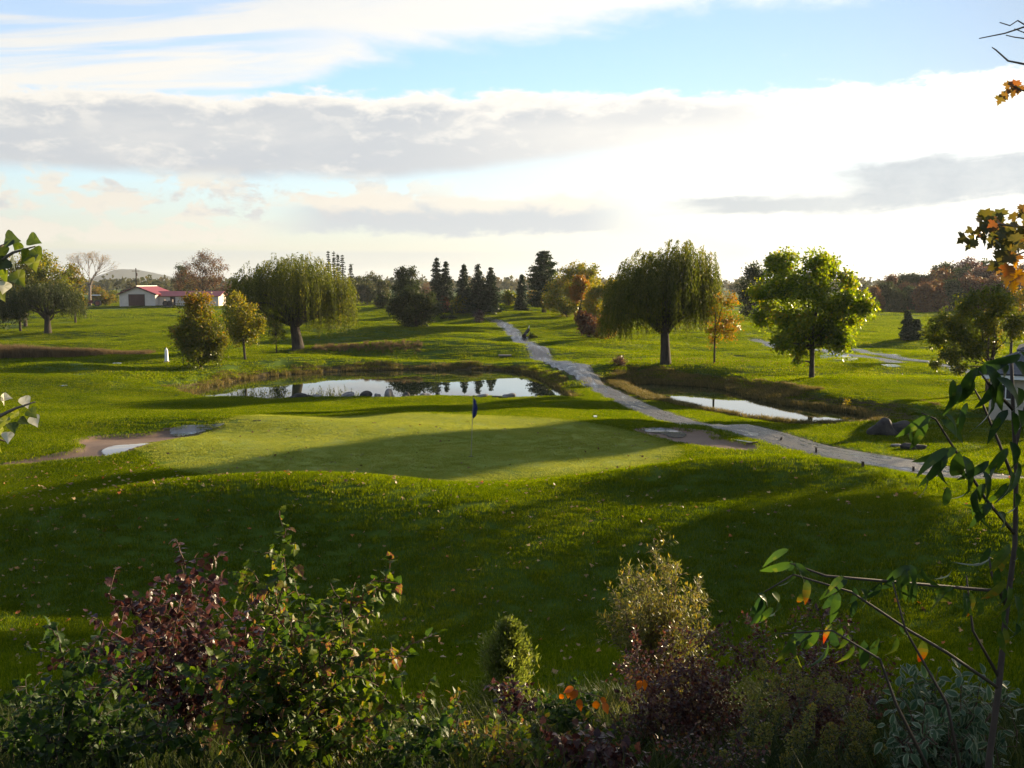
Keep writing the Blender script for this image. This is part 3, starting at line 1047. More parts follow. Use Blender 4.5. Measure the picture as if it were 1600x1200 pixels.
# ---- weeping willows
def willow(base, bpx, domes, skirt, label, seed, strands=2200, trunk_r=.42, lean=(0, 0), size=.17, name='willow_tree', mat=None, group=None):
    rg = np.random.default_rng(seed)
    s = mpp(base)
    root = empty(name, base, label, 'tree', group)
    D = np.array([((px - bpx[0]) * s, dep * s, (bpx[1] - py) * s, rx * s, rz * s) for px, py, rx, rz, dep in domes])
    w = D[:, 3] * D[:, 4]; w = w / w.sum()
    P_all, A_all, T_all = [], [], []
    idx = rg.choice(len(D), strands, p=w)
    u = unit(rg, strands)
    u[:, 2] = np.abs(u[:, 2]) ** .8 * np.where(rg.uniform(size=strands) < .86, 1, -.45)
    inner = np.where(rg.uniform(size=strands) < .72, rg.uniform(.86, 1.0, strands), rg.uniform(.35, .85, strands))
    # boughs: strands gather in curtains round a few hundred bough ends
    nb_ = 80
    ub = unit(rg, nb_); ub[:, 2] = np.abs(ub[:, 2]) ** .8 * np.where(rg.uniform(size=nb_) < .8, 1, -.5)
    near_ = np.argmax(u @ ub.T + rg.normal(0, .06, (strands, nb_)), 1)
    u = u * .48 + ub[near_] * .52; u /= np.linalg.norm(u, axis=1)[:, None]
    inner = inner * (1 + .11 * np.sin(near_ * 12.9898))
    bt = .11 * np.sin(near_ * 78.233)
    S0 = D[idx, :3] + u * np.stack([D[idx, 3], D[idx, 3] * .95, D[idx, 4]], -1) * inner[:, None]
    skx, skz = np.array(skirt, float).T
    for k in range(strands):
        p = S0[k].copy()
        zb = np.interp(bpx[0] + p[0] / s, skx, skz)
        zb = (bpx[1] - zb) * s + abs(rg.normal(0, .5)) + rg.uniform(0, 1) ** 3 * 1.5
        Ls = min(max(.5, p[2] - zb), rg.uniform(1.3, 4.2))
        n = max(3, int(Ls / (size * .62)))
        t = np.linspace(0, 1, n)
        out_ = np.array([u[k][0], u[k][1]]) * (.30 + .35 * rg.uniform()) * min(1, Ls / 2)
        arch = 1 - (1 - t) ** 2.2
        ph = rg.uniform(0, 6)
        X_ = p[0] + out_[0] * arch + .06 * np.sin(t * 5 + ph)
        Y_ = p[1] + out_[1] * arch + .06 * np.cos(t * 4 + ph)
        Z_ = p[2] + .22 * np.sin(np.minimum(t * 5, np.pi)) * (u[k][2] > .2) - Ls * t ** 1.25
        Q = np.stack([X_, Y_, Z_], -1)
        P_all.append(Q + rg.normal(0, .04, Q.shape))
        dq = np.gradient(Q, axis=0); dq /= np.linalg.norm(dq, axis=1)[:, None] + 1e-9
        A_all.append(dq)
        T_all.append(np.clip(.45 + bt[k] + rg.normal(0, .10) + rg.normal(0, .10, n) + .12 * (inner[k] > .85), 0, 1))
    P = np.concatenate(P_all); A = np.concatenate(A_all)
    V, F = leaf_faces(P, size * 1.15, rg, .30, A, .28)
    obj('crown', np_mesh('crown', V, F, np.concatenate(T_all), [mat or L_WILLOW]), root)
    mb = MB()
    zt = D[:, 2].mean()
    lx, ly = lean
    mb.tube([(0, 0, -.2), (0, 0, .1), (lx * .25, ly * .25, zt * .22), (lx * .6, ly * .6, zt * .45), (lx, ly, zt * .8)], [trunk_r * 1.75, trunk_r * 1.2, trunk_r, trunk_r * .85, trunk_r * .4], 10)
    for d in D:
        for _ in range(4):
            e = d[:3] + unit(rg, 1)[0] * np.array([d[3], d[3], d[4]]) * .75 * np.array([1, 1, .6])
            s0 = np.array([lx * .6, ly * .6, zt * rg.uniform(.35, .6)])
            mb.tube(limb_path(s0, e, rg, .14, 6), np.linspace(trunk_r * .42, trunk_r * .07, 6), 5)
    mb.build('trunk', BARK_DARK, root, smooth_=True)
    return root


b = G(466, 546)
willow(b, (466, 546), [(455, 464, 66, 64, 0), (405, 470, 42, 58, -10), (508, 470, 44, 58, 10), (440, 440, 45, 42, 25), (480, 438, 45, 42, -20), (380, 484, 22, 52, 5), (530, 488, 22, 50, 0), (545, 470, 12, 40, 5)],
       [(350, 515), (385, 533), (430, 536), (452, 512), (478, 514), (500, 528), (530, 524), (556, 516)],
       'broad weeping willow with a thick leaning trunk behind the left pond', 21, 3000, .50, (-.5, 0))
b = G(1040, 569)
willow(b, (1040, 569), [(1032, 460, 62, 62, 0), (985, 475, 40, 62, -12), (1080, 468, 38, 64, 10), (1010, 432, 42, 40, 20), (1055, 424, 42, 46, -14), (962, 490, 18, 60, 8), (1063, 408, 22, 32, 0), (1102, 450, 20, 62, 5)],
       [(940, 535), (975, 538), (1010, 528), (1040, 520), (1070, 530), (1098, 522), (1122, 500)],
       'tall weeping willow on the leaf-strewn lawn beside the right pond', 22, 3200, .36, (-.2, 0))
b = G(75, 521)
willow(b, (75, 521), [(75, 468, 40, 30, 0), (40, 472, 30, 28, -8), (105, 478, 26, 26, 8), (80, 460, 30, 22, 15)],
       [(0, 500), (40, 496), (75, 478), (100, 498), (130, 500)], 'small dark weeping willow in front of the golden trees at the left edge', 23, 1500, .40, (0, 0), .22, mat=L_DARK)

# ---- single broadleaf trees of the middle distance
def px_tree(name, bpx, L, mat, bark, label, seed, group=None, **kw):
    base = G(*bpx)
    return broadleaf(name, base, px_lobes(base, bpx, L, seed), mat, bark, label, group=group, seed=seed, **kw)

px_tree('maple_tree', (1268, 591), [(1225, 420, 28), (1262, 412, 22), (1292, 420, 20), (1318, 440, 18), (1205, 455, 30), (1250, 455, 34), (1300, 475, 30), (1342, 482, 20),
                                    (1198, 495, 22), (1230, 505, 34), (1280, 510, 36), (1325, 512, 22), (1250, 540, 22), (1306, 535, 24), (1245, 565, 7), (1215, 535, 16), (1335, 470, 16)],
        L_GREEN, BARK_DARK, 'round bright green maple with a slim dark trunk above the right pond bank', 31, leaves=34000, size=.22, trunk_r=.17, fork=.17, tint=(.52, .15), hi=.05)
px_tree('maple_sapling', (1116, 568), [(1130, 470, 20), (1120, 490, 20), (1142, 500, 18), (1112, 515, 15), (1135, 520, 20), (1118, 535, 12), (1150, 515, 10)],
        L_ORANGE, BARK_DARK, 'thin young maple with sparse orange leaves right of the tall willow', 32, leaves=2300, size=.17, trunk_r=.075, fork=.3, tint=(.55, .2))
px_tree('orange_tree', (314, 578), [(305, 480, 22), (318, 478, 20), (300, 508, 28), (330, 510, 28), (312, 520, 30), (293, 535, 22), (322, 540, 28), (342, 535, 18), (308, 555, 24), (335, 555, 18), (316, 470, 14), (285, 520, 14)],
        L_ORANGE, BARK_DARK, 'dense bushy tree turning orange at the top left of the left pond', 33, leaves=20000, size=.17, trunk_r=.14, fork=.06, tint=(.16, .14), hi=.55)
px_tree('yellow_tree', (383, 563), [(376, 470, 16), (372, 490, 20), (390, 492, 18), (366, 512, 18), (385, 515, 22), (402, 510, 14), (370, 530, 14), (390, 532, 14), (410, 500, 9)],
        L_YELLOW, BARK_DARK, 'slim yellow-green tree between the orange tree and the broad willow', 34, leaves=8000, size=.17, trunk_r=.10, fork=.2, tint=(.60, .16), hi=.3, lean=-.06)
px_tree('young_tree', (432, 552), [(428, 505, 12), (437, 512, 12), (425, 520, 12), (440, 525, 10), (417, 498, 7), (430, 532, 8)],
        L_YELLOW, BARK_DARK, 'small sapling with yellow tips under the left edge of the broad willow', 35, leaves=1500, size=.15, trunk_r=.06, fork=.3, tint=(.3, .16), hi=.4)
px_tree('poplar_tree', (1178, 500), [(1173, 425, 16), (1182, 432, 16), (1170, 450, 18), (1186, 455, 16), (1176, 470, 20), (1165, 462, 12), (1190, 475, 14), (1176, 488, 14)],
        L_DARK, BARK_DARK, 'dark oval tree standing far off between the tall willow and green maple', 36, leaves=8000, size=.34, trunk_r=.22, fork=.1, tint=(.45, .15))
px_tree('spreading_tree', (1545, 612), [(1478, 505, 24), (1510, 478, 24), (1540, 470, 24), (1460, 530, 20), (1495, 520, 28), (1530, 505, 28), (1570, 480, 26), (1475, 555, 20), (1510, 550, 22), (1450, 510, 12), (1545, 535, 24), (1590, 510, 26), (1455, 570, 10), (1490, 575, 12)],
        L_YELLOW, BARK_DARK, 'wide low multi-stemmed tree with olive leaves behind the beige house', 37, leaves=20000, size=.16, trunk_r=.10, fork=.12, trunk_n=2, tint=(.30, .16), hi=.15, hollow=1.7)
px_tree('maple_tree', (1579, 560), [(1575, 470, 26), (1600, 465, 26), (1560, 490, 20), (1590, 500, 24), (1570, 515, 16), (1610, 500, 24)],
        L_ORANGE, BARK_DARK, 'orange-tinged tree at the right edge with an upright trunk behind the house', 38, leaves=3600, size=.18, trunk_r=.12, fork=.25, tint=(.30, .18))
px_tree('round_bush', (968, 574), [(963, 566, 8), (973, 567, 8), (968, 563, 8)], L_PURPLE, BARK_DARK, 'small round reddish bush on the bank where the right pond begins', 39, cat='bush', leaves=1100, size=.10, trunk_r=.04, fork=.05)
px_tree('pond_shrub', (1321, 641), [(1320, 635, 5), (1323, 629, 4), (1316, 638, 4), (1327, 638, 3)], L_YELLOW, BARK_DARK, 'tiny yellow shrub at the water edge in front of the dark pond bank', 40, cat='shrub', leaves=320, size=.09, trunk_r=.02, fork=.1, tint=(.8, .15))

# ---- left edge group
px_tree('golden_tree', (40, 512), [(30, 424, 28), (58, 420, 28), (85, 425, 24), (10, 440, 28), (50, 445, 30), (102, 440, 20), (112, 465, 18), (70, 465, 26), (0, 470, 24)],
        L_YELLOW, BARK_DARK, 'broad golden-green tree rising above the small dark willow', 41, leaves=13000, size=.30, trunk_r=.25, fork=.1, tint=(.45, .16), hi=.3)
px_tree('golden_tree', (118, 505), [(115, 425, 14), (125, 440, 14), (105, 432, 12), (122, 460, 14), (130, 475, 10)],
        L_ORANGE, BARK_DARK, 'thin russet tree between the golden tree and the bare tree', 42, leaves=2800, size=.3, trunk_r=.16, fork=.2, tint=(.3, .18))
px_tree('dark_tree', (32, 518), [(28, 478, 18), (12, 480, 18), (35, 490, 16), (5, 495, 18)], L_DARK, BARK_DARK, 'low dark tree with a thin trunk at the far left edge', 43, leaves=6000, size=.25, trunk_r=.16, fork=.3)


def bare_tree(name, bpx, top_py, halfw, label, seed):
    base = G(*bpx); s = mpp(base); rg = np.random.default_rng(seed)
    root = empty(name, base, label, 'tree')
    H = (bpx[1] - top_py) * s; Wd = halfw * s
    mb = MB(); tips = []
    def grow(p, d, L, r, lev):
        q = p + d * L
        mb.tube(limb_path(p, q, rg, .03, 4), np.linspace(r, r * .62, 4), 5 if lev < 2 else 3)
        tips.append(q)
        if lev >= 5: return
        for _ in range(3 if lev < 3 else 2):
            nd = d + rg.normal(0, .42, 3) * np.array([.95, .95, .6]) + np.array([0, 0, .13]); nd /= np.linalg.norm(nd)
            grow(q, nd, L * rg.uniform(.62, .8), r * .58, lev + 1)
    mb.tube([(0, 0, -.3), (0, 0, H * .15), (.2, 0, H * .35)], [.42, .34, .27], 8)
    for a in (-.5, -.15, .2, .58):
        grow(np.array([.2, 0, H * rg.uniform(.28, .36)]), np.array([a, rg.uniform(-.4, .4), .9]) / 1.1, H * .22, .17, 0)
    mb.build('trunk', BARK_PALE, root, smooth_=True)
    T = np.array(tips)
    T = T[T[:, 2] > H * .4]
    P = T[rg.choice(len(T), 1300)] + rg.normal(0, .25, (1300, 3))
    V, F = leaf_faces(P, .2, rg)
    obj('crown', np_mesh('crown', V, F, np.clip(rg.normal(.55, .2, len(F)), 0, 1), [L_ORANGE]), root)
bare_tree('bare_tree', (141, 478), 386, 27, 'nearly bare tree with pale branches against the sky left of the hill', 44)

px_tree('oak_tree', (318, 474), [(322, 402, 14), (312, 415, 18), (335, 412, 16), (345, 420, 10), (325, 432, 22), (300, 430, 14), (286, 432, 13), (280, 445, 12), (340, 440, 15), (310, 448, 18), (292, 420, 10)],
        L_RUSSET, BARK_DARK, 'tall brown-green tree rising behind the red roof of the barn', 45, leaves=8500, size=.34, trunk_r=.3, fork=.1, tint=(.62, .2))
px_tree('oak_tree', (284, 474), [(282, 420, 10), (290, 430, 12), (278, 440, 10), (296, 440, 12), (285, 452, 12)],
        L_DARK, BARK_DARK, 'green tree behind the barn, left of the tall brown one', 46, leaves=5500, size=.34, trunk_r=.25, fork=.1, tint=(.6, .18))

# bushes and trees between the willows
px_tree('rounded_tree', (638, 500), [(628, 430, 11), (642, 429, 11), (634, 445, 16), (650, 450, 12), (622, 455, 12), (636, 470, 18)],
        L_DARK, BARK_DARK, 'dark double-topped tree above the big dark bush in the middle distance', 47, leaves=9000, size=.28, trunk_r=.22, fork=.1, tint=(.45, .14))
px_tree('dark_bush', (650, 511), [(620, 470, 15), (645, 465, 18), (668, 472, 16), (630, 488, 20), (658, 488, 22), (612, 485, 10), (680, 485, 10), (640, 500, 14), (662, 502, 12)],
        L_DARK, BARK_DARK, 'big dark spreading bush standing on the fairway left of the path', 48, cat='bush', leaves=13000, size=.24, trunk_r=.16, fork=.08, tint=(.40, .18))
px_tree('round_bush', (749, 505), [(745, 493, 6), (752, 494, 6), (748, 498, 7), (750, 489, 5)], L_PURPLE, BARK_DARK, 'small round dark bush beside the far end of the gravel path', 49, cat='bush', leaves=900, size=.20, trunk_r=.06, fork=.05, tint=(.2, .15))
for q, (x_, y_, r_, lab, mt, nm) in enumerate([
        (693, 489, 12, 'reddish bush left of the path under the paired spruces', L_RUSSET, 'red_bush'), (720, 490, 15, 'olive bush under the left spruce of the three', L_YELLOW, 'olive_bush'),
        (745, 488, 18, 'dark green bush under the three spruces', L_DARK, 'dark_bush'), (765, 484, 10, 'pale olive bush right of the three spruces', L_YELLOW, 'olive_bush'),
        (598, 482, 12, 'small dark bush left of the double-topped tree', L_DARK, 'dark_bush'), (666, 470, 14, 'russet bush behind the big dark bush', L_RUSSET, 'russet_bush'),
        (165, 478, 12, 'orange bush left of the barn', L_ORANGE, 'orange_bush'), (178, 474, 11, 'green bush against the left wall of the barn', L_YELLOW, 'green_bush'),
        (150, 475, 15, 'golden orange bush behind the red tractor', L_ORANGE, 'orange_bush'), (352, 468, 13, 'brown bush at the right end of the barn', L_RUSSET, 'brown_bush'),
        (795, 478, 12, 'pale bush left of the small lone spruce', L_YELLOW, 'pale_bush'), (835, 478, 12, 'orange bush between the small spruce and tall pine', L_ORANGE, 'orange_bush')]):
    px_tree(nm, (x_, y_), [(x_ - r_ * .5, y_ - r_ * .8, r_ * .7), (x_ + r_ * .45, y_ - r_ * .9, r_ * .75), (x_, y_ - r_ * 1.3, r_ * .7), (x_ + r_ * .1, y_ - r_ * .5, r_ * .6)], mt, BARK_DARK, lab, 60 + q, cat='bush',
            leaves=2000, size=.34, trunk_r=.12, fork=.05, limbs=False, tint=(.35, .2))
# grove right of the willow, grey-green
for q, (x_, y_, h_, r_) in enumerate([(566, 474, 46, 15), (585, 473, 52, 17), (600, 474, 40, 12), (574, 476, 36, 14), (556, 476, 40, 12)]):
    px_tree('grove_tree', (x_, y_), [(x_ - r_ * .4, y_ - h_ * .75, r_ * .55), (x_ + r_ * .4, y_ - h_ * .7, r_ * .6), (x_, y_ - h_ * .45, r_ * .8), (x_ + r_ * .3, y_ - h_ * .25, r_ * .7), (x_ - r_ * .4, y_ - h_ * .3, r_ * .6)], L_DARK, BARK_GREY,
            ('front left grey-green tree of the grove right of the broad willow', 'tallest grey-green tree in the middle of the grove', 'rightmost slim grey-green tree of the grove', 'low grey-green tree between the front left and tallest ones of the grove', 'grey-green tree of the grove half hidden by the broad willow')[q], 80 + q, 'trees of the grey-green grove', leaves=3800, size=.4, trunk_r=.2, fork=.1, tint=(.7, .14))
# golden cluster between pine and tall willow
for q, (bp, L, mt, ti, lab) in enumerate([
        ((905, 500), [(905, 422, 15), (890, 430, 15), (922, 428, 15), (908, 442, 20), (926, 448, 15), (893, 458, 18), (910, 468, 20)], L_YELLOW, .62, 'tall golden-brown tree right of the large pine'),
        ((886, 496), [(880, 444, 19), (864, 458, 17), (896, 452, 20), (872, 474, 20), (900, 476, 20), (858, 474, 14), (885, 484, 16)], L_YELLOW, .52, 'rounded olive-yellow tree in front of the large pine'),
        ((908, 508), [(905, 440, 9), (912, 448, 10), (903, 460, 12)], L_ORANGE, .85, 'narrow bright orange tree among the olive ones'),
        ((938, 525), [(928, 455, 18), (946, 460, 18), (922, 482, 20), (950, 485, 18), (935, 502, 20), (955, 452, 15), (918, 500, 14)], L_YELLOW, .66, 'gold and green tree against the left side of the tall willow'),
        ((920, 527), [(908, 498, 10), (922, 503, 11), (915, 513, 10), (932, 517, 11)], L_RUSSET, .40, 'low russet tree at the foot of the golden trees'),
        ((950, 530), [(945, 505, 12), (955, 515, 12), (940, 520, 10)], L_ORANGE, .5, 'low orange bush touching the skirt of the tall willow')]):
    px_tree('autumn_tree', bp, L, mt, BARK_DARK, lab, 100 + q, leaves=9500 if q < 4 else 4500, size=.26, trunk_r=.18, fork=.08, tint=(ti, .16))


# ---- conifers
def conifer_mesh(H, Rb, seed, whorls=34, per=12, droop=.25, size=.36, bare=.03, ragged=.28, tip=1.0):
    rg = np.random.default_rng(seed)
    P, A, T = [], [], []
    mb = MB()
    mb.tube([(0, 0, -.2), (0, 0, H * .5), (0, 0, H * .98)], [H * .018, H * .012, .02], 6)
    for k in range(whorls):
        f = bare + (1 - bare) * (k + rg.uniform(0, .5)) / whorls
        z = H * f
        r = Rb * (1 - f) ** .85 * rg.uniform(1 - ragged, 1 + ragged * .6) + .12
        for j in range(per):
            a = rg.uniform(0, 2 * np.pi); rr = r * rg.uniform(.55, 1.28)
            n = max(3, int(rr / (size * .38)))
            t = np.linspace(.12, 1, n)
            zz = z - rr * droop * t + rr * .10 * t * t
            Q = np.stack([np.cos(a) * rr * t, np.sin(a) * rr * t, zz], -1)
            for s_ in range(2):
                P.append(Q + rg.normal(0, size * .28, Q.shape) * np.array([1, 1, .55]))
                A.append(np.tile([np.cos(a), np.sin(a), -.25], (n, 1)))
                T.append(np.clip(rg.normal(.4, .15, n) + .25 * (t - .5), 0, 1))
            if rr > 1.0:
                mb.tube([(0, 0, z), (np.cos(a) * rr * .8, np.sin(a) * rr * .8, z - rr * droop * .8)], [.05, .02], 3)
    P.append(np.array([[0, 0, H]])); A.append(np.array([[0, 0, 1.0]])); T.append(np.array([.5]))
    P, A, T = np.concatenate(P), np.concatenate(A), np.concatenate(T)
    V, F = leaf_faces(P, size, rg, .5, A, .55)
    return V, F, T, mb


def conifer(name, bpx, top_py, halfw, label, seed, group=None, mat=None, **kw):
    base = G(*bpx); s = mpp(base)
    H, Rb = (bpx[1] - top_py) * s, halfw * s
    V, F, T, mb = conifer_mesh(H, Rb, seed, **kw)
    root = empty(name, base, label, 'tree', group)
    obj('crown', np_mesh('crown', V, F, T, [mat or L_SPRUCE]), root)
    mb.build('trunk', BARK_DARK, root)
    return root

conifer('spruce_tree', (683, 490), 403, 19, 'tallest spruce, left one of the pair left of the path', 120)
conifer('spruce_tree', (697, 489), 409, 18, 'slightly lower spruce, right one of the pair left of the path', 121)
conifer('spruce_tree', (725, 489), 414, 20, 'left spruce of the row of three dark spruces', 122)
conifer('spruce_tree', (747, 489), 414, 22, 'middle spruce of the row of three dark spruces', 123)
conifer('spruce_tree', (767, 488), 419, 21, 'right spruce of the row of three dark spruces', 124)
conifer('spruce_tree', (815, 486), 430, 12, 'small lone spruce in front of the gap beside the large pine', 125)
for q, (x_, t_, w_) in enumerate([(514, 393, 8), (523, 394, 7), (529, 397, 7), (536, 398, 9), (549, 412, 8)]):
    conifer('spruce_tree', (x_, 472), t_, w_, ('leftmost of the spire-like spruce tops above the broad willow', 'second from the left of the spruce tops above the broad willow', 'third from the left of the spruce tops above the broad willow', 'fourth from the left of the spruce tops above the broad willow', 'lowest spruce top, right of the four above the broad willow')[q], 130 + q, 'spruces behind the broad willow', whorls=22, size=.5)
conifer('spruce_tree', (1417, 532), 487, 11, 'dark young spruce at the edge of the right-hand wood', 136)
conifer('spruce_tree', (1432, 531), 500, 10, 'short spruce beside the spreading olive tree', 137)
# the white pine: layered, irregular
base = G(850, 489); s = mpp(base); rg2 = np.random.default_rng(140)
root = empty('pine_tree', base, 'large layered white pine standing right of the gap in the trees', 'tree')
H = 99 * s
P, A, T = [], [], []; mb = MB()
mb.tube([(0, 0, -.3), (.05, 0, H * .5), (0, 0, H * .98)], [.42, .28, .04], 8)
for k in range(19):
    f = .10 + .88 * k / 19
    prof = np.interp(f, [.1, .25, .45, .6, .75, .88, 1], [20, 24, 23, 20, 15, 10, 2]) * s
    for j in range(7):
        a = rg2.uniform(0, 6.283); rr = prof * rg2.uniform(.55, 1.12)
        e = np.array([np.cos(a) * rr, np.sin(a) * rr, H * f + rr * rg2.uniform(.05, .28)])
        mb.tube(limb_path((0, 0, H * f), e, rg2, -.05, 4), np.linspace(.07, .02, 4), 4)
        for t in np.linspace(.3, 1, 5):
            c = np.array([0, 0, H * f]) * (1 - t) + e * t
            n = 24
            P.append(c + rg2.normal(0, 1, (n, 3)) * np.array([.55, .55, .18]) * (rr / 3.5 + .15)); A.append(np.tile([np.cos(a), np.sin(a), .3], (n, 1))); T.append(np.clip(rg2.normal(.45, .18, n), 0, 1))
P, A, T = np.concatenate(P), np.concatenate(A), np.concatenate(T)
V, F = leaf_faces(P, .42, rg2, .4, A, .6)
obj('crown', np_mesh('crown', V, F, T, [L_PINE]), root); mb.build('trunk', BARK_DARK, root)

# ---- wood on the right: trees of one kind copied, each its own object
def copy_tree(root, loc, rz, sc, label, group):
    r = root.copy(); COL.objects.link(r)
    r.location = loc; r.rotation_euler = (0, 0, rz); r.scale = (sc, sc, sc)
    r['label'] = label; r['category'] = 'tree'
    if group: r['group'] = group
    for ch in root.children:
        c = ch.copy(); COL.objects.link(c); c.parent = r
    return r

WOOD_LAB = {0: 'russet deciduous tree in the dense wood on the right', 1: 'dark green deciduous tree in the dense wood on the right', 2: 'brownish red tree in the dense wood on the right'}
rgw = np.random.default_rng(150)
protos = {}
spots = []
for row, (d0, n) in enumerate(((205, 13), (222, 15), (242, 16))):
    for k in range(n):
        px = 1372 + (1640 - 1372) * (k + rgw.uniform(-.3, .3)) / (n - 1)
        d = d0 + rgw.uniform(-6, 6)
        x = (px - 800) / FPX * d
        spots.append((x, d, px, row))
for x, y, px, row in spots:
    kind = int(rgw.choice([0, 1, 2], p=[.38, .37, .25]))
    topy = np.interp(px, [1360, 1380, 1420, 1440, 1470, 1510, 1540, 1640], [438, 432, 430, 424, 412, 407, 412, 408]) + rgw.uniform(-3, 9) + (2 - row) * 10
    z = hz(x, y)
    Ht = (CAM_Z - z) - (topy - 440) / FPX * y
    Ht = max(5, Ht)
    key = (kind, int(rgw.integers(0, 2)))
    loc = (x, y, z)
    if key not in protos:
        sd = 151 + len(protos)
        g2 = np.random.default_rng(sd)
        lob = [(g2.uniform(-2.2, 2.2), g2.uniform(-2.2, 2.2), g2.uniform(1.2, 8.2), g2.uniform(1.5, 2.3)) for _ in range(14)] + [(0, 0, 8.3, 1.7)]
        protos[key] = broadleaf('woodland_tree', loc, lob, (L_RUSSET, L_DARK, L_PURPLE)[kind], BARK_DARK, WOOD_LAB[kind], 'tree', 'trees of the right-hand wood', 9500, .46, .2, .1, sd, tint=((.5, .2) if kind != 1 else (.45, .15)), limbs=False)
        protos[key].scale = (Ht / 9.6,) * 3
        protos[key].rotation_euler = (0, 0, rgw.uniform(0, 6.28))
    else:
        copy_tree(protos[key], loc, rgw.uniform(0, 6.28), Ht / 9.6, WOOD_LAB[kind], 'trees of the right-hand wood')

# ---- treeline on the horizon: one far mass
rgt = np.random.default_rng(170)
P, T = [], []
for d, n in ((520, 150), (640, 190), (800, 230), (980, 260)):
    for k in range(n):
        x = rgt.uniform(-.62, .62) * d; y = d + rgt.uniform(-40, 40)
        if d == 520 and -.20 < x / d < .05: continue
        h = rgt.uniform(6, 11) * (1.0 if d > 600 else .8) ; r = rgt.uniform(3, 6)
        z = float(np.interp(y, _ys, _prof))
        m_ = 46
        u_ = unit(rgt, m_) * rgt.uniform(.4, 1, (m_, 1))
        P.append(np.array([x, y, z + h * .52]) + u_ * np.array([r, r, h * .52])); T.append(np.clip(rgt.normal(rgt.uniform(.2, .7), .1, m_), 0, 1))
P, T = np.concatenate(P), np.concatenate(T)
V, F = leaf_faces(P, 2.6, rgt, .8)
L_FAR = leaf_mat('far_leaf', [(0, (.030, .040, .014)), (.5, (.060, .058, .022)), (1, (.11, .070, .028))], .35, 0)
obj('treeline', np_mesh('treeline', V, F, T, [L_FAR]), kind='stuff')

# ---- the hill on the horizon
hd = 3600.0
gx = np.linspace(-1, 1, 60); gy = np.linspace(-1, 1, 16)
X, Y = np.meshgrid(gx, gy)
hx0 = (208 - 800) / FPX * hd
prof = np.interp(X, [-1, -.75, -.5, -.25, -.12, .1, .35, .7, 1], [-8, 8, 20, 48, 58, 55, 45, 28, -8])
Zh = prof * np.cos(Y * np.pi / 2) ** .8 + 1.5 * np.sin(X * 23) * np.cos(Y * 7) - 6
V = np.stack([hx0 + X * 190, hd + Y * 300, Zh], -1).reshape(-1, 3)
i = np.arange(60 * 16).reshape(16, 60)
F = np.stack([i[:-1, :-1], i[:-1, 1:], i[1:, 1:], i[1:, :-1]], -1).reshape(-1, 4)
obj('hill', np_mesh('hill', V, F, None, [plain('wooded_hill', (.026, .030, .024), .95, .3, .02, .05)], True), kind='structure')

# ================================================================== BUILT THINGS
WALL = plain('barn_wall', (.52, .45, .38), .8, .10, 1.2)
REDROOF = plain('red_metal_roof', (.19, .026, .030), .5, .12, .8)
DOORM = plain('brown_door', (.060, .024, .020), .7, .2, 4)
DARKM = plain('dark_trim', (.05, .035, .03), .7, .2, 4)
WHITE_P = plain('white_paint', (.78, .76, .72), .55, .06, 5)
GLASS = plain('window_glass', (.03, .035, .045), .08, .1, 2, .6)
WOODP = plain('weathered_wood', (.060, .045, .035), .85, .3, 9, .2, 0, .4)


def gable_prism(mb, x0, x1, y0, y1, z0, ze, zr, axis, th=.12, over=.35):
    """walls with gable ends; returns nothing, the roof is made apart"""
    if axis == 'y':
        xm = (x0 + x1) / 2
        mb.add([(x0, y0, z0), (x1, y0, z0), (x1, y0, ze), (xm, y0, zr), (x0, y0, ze), (x0, y1, z0), (x1, y1, z0), (x1, y1, ze), (xm, y1, zr), (x0, y1, ze)],
               [(0, 1, 2, 3, 4), (9, 8, 7, 6, 5), (1, 6, 7, 2), (5, 0, 4, 9)])
    else:
        ym = (y0 + y1) / 2
        mb.add([(x0, y0, z0), (x0, y1, z0), (x0, y1, ze), (x0, ym, zr), (x0, y0, ze), (x1, y0, z0), (x1, y1, z0), (x1, y1, ze), (x1, ym, zr), (x1, y0, ze)],
               [(4, 3, 2, 1, 0), (5, 6, 7, 8, 9), (0, 5, 9, 4), (6, 1, 2, 7)])


def roof_slab(mb, a, b, c, d, th=.12):
    """a-b eave line, d-c ridge line, thickness upward"""
    n = np.cross(np.subtract(b, a), np.subtract(d, a)); n = n / np.linalg.norm(n)
    if n[2] < 0: n = -n
    lo = [np.array(p, float) + n * .01 for p in (a, b, c, d)]; hi = [p + n * th for p in lo]
    mb.add(lo + hi, [(3, 2, 1, 0), (4, 5, 6, 7), (0, 1, 5, 4), (1, 2, 6, 5), (2, 3, 7, 6), (3, 0, 4, 7)])


# ---- the barn with the red roof: gabled garage and a long low wing
base = G(215, 478.5); s = mpp(base); bx, by, bz = base
BARN = empty('barn', base, 'low cream barn with red metal roof and a long wing at the far left', 'barn')
def X_(px): return (px - 215) * s
gx0, gx1 = X_(187), X_(243)
he, hr = 19 * s, 30 * s
wy0, wy1 = 2.0, 8.2
mb = MB(); gable_prism(mb, gx0, gx1, 0, 13, -.4, he, hr, 'y'); mb.build('wall', WALL, BARN)
mb = MB(); gable_prism(mb, gx1 + .01, X_(338), wy0, wy1, -.4, 15.5 * s, 22 * s, 'x'); mb.build('wall', WALL, BARN)
mb = MB()
xm = (gx0 + gx1) / 2; ov = .45
dzo = (hr - he) / (gx1 - xm) * ov
roof_slab(mb, (gx1 + ov, -ov, he - dzo), (gx1 + ov, 13 + ov, he - dzo), (xm, 13 + ov, hr), (xm, -ov, hr))
roof_slab(mb, (gx0 - ov, 13 + ov, he - dzo), (gx0 - ov, -ov, he - dzo), (xm, -ov, hr), (xm, 13 + ov, hr))
r_ = mb.build('roof', REDROOF, BARN)
mb = MB()
ym = (wy0 + wy1) / 2; we, wr = 15.5 * s, 22 * s; dzo = (wr - we) / (ym - wy0) * .5
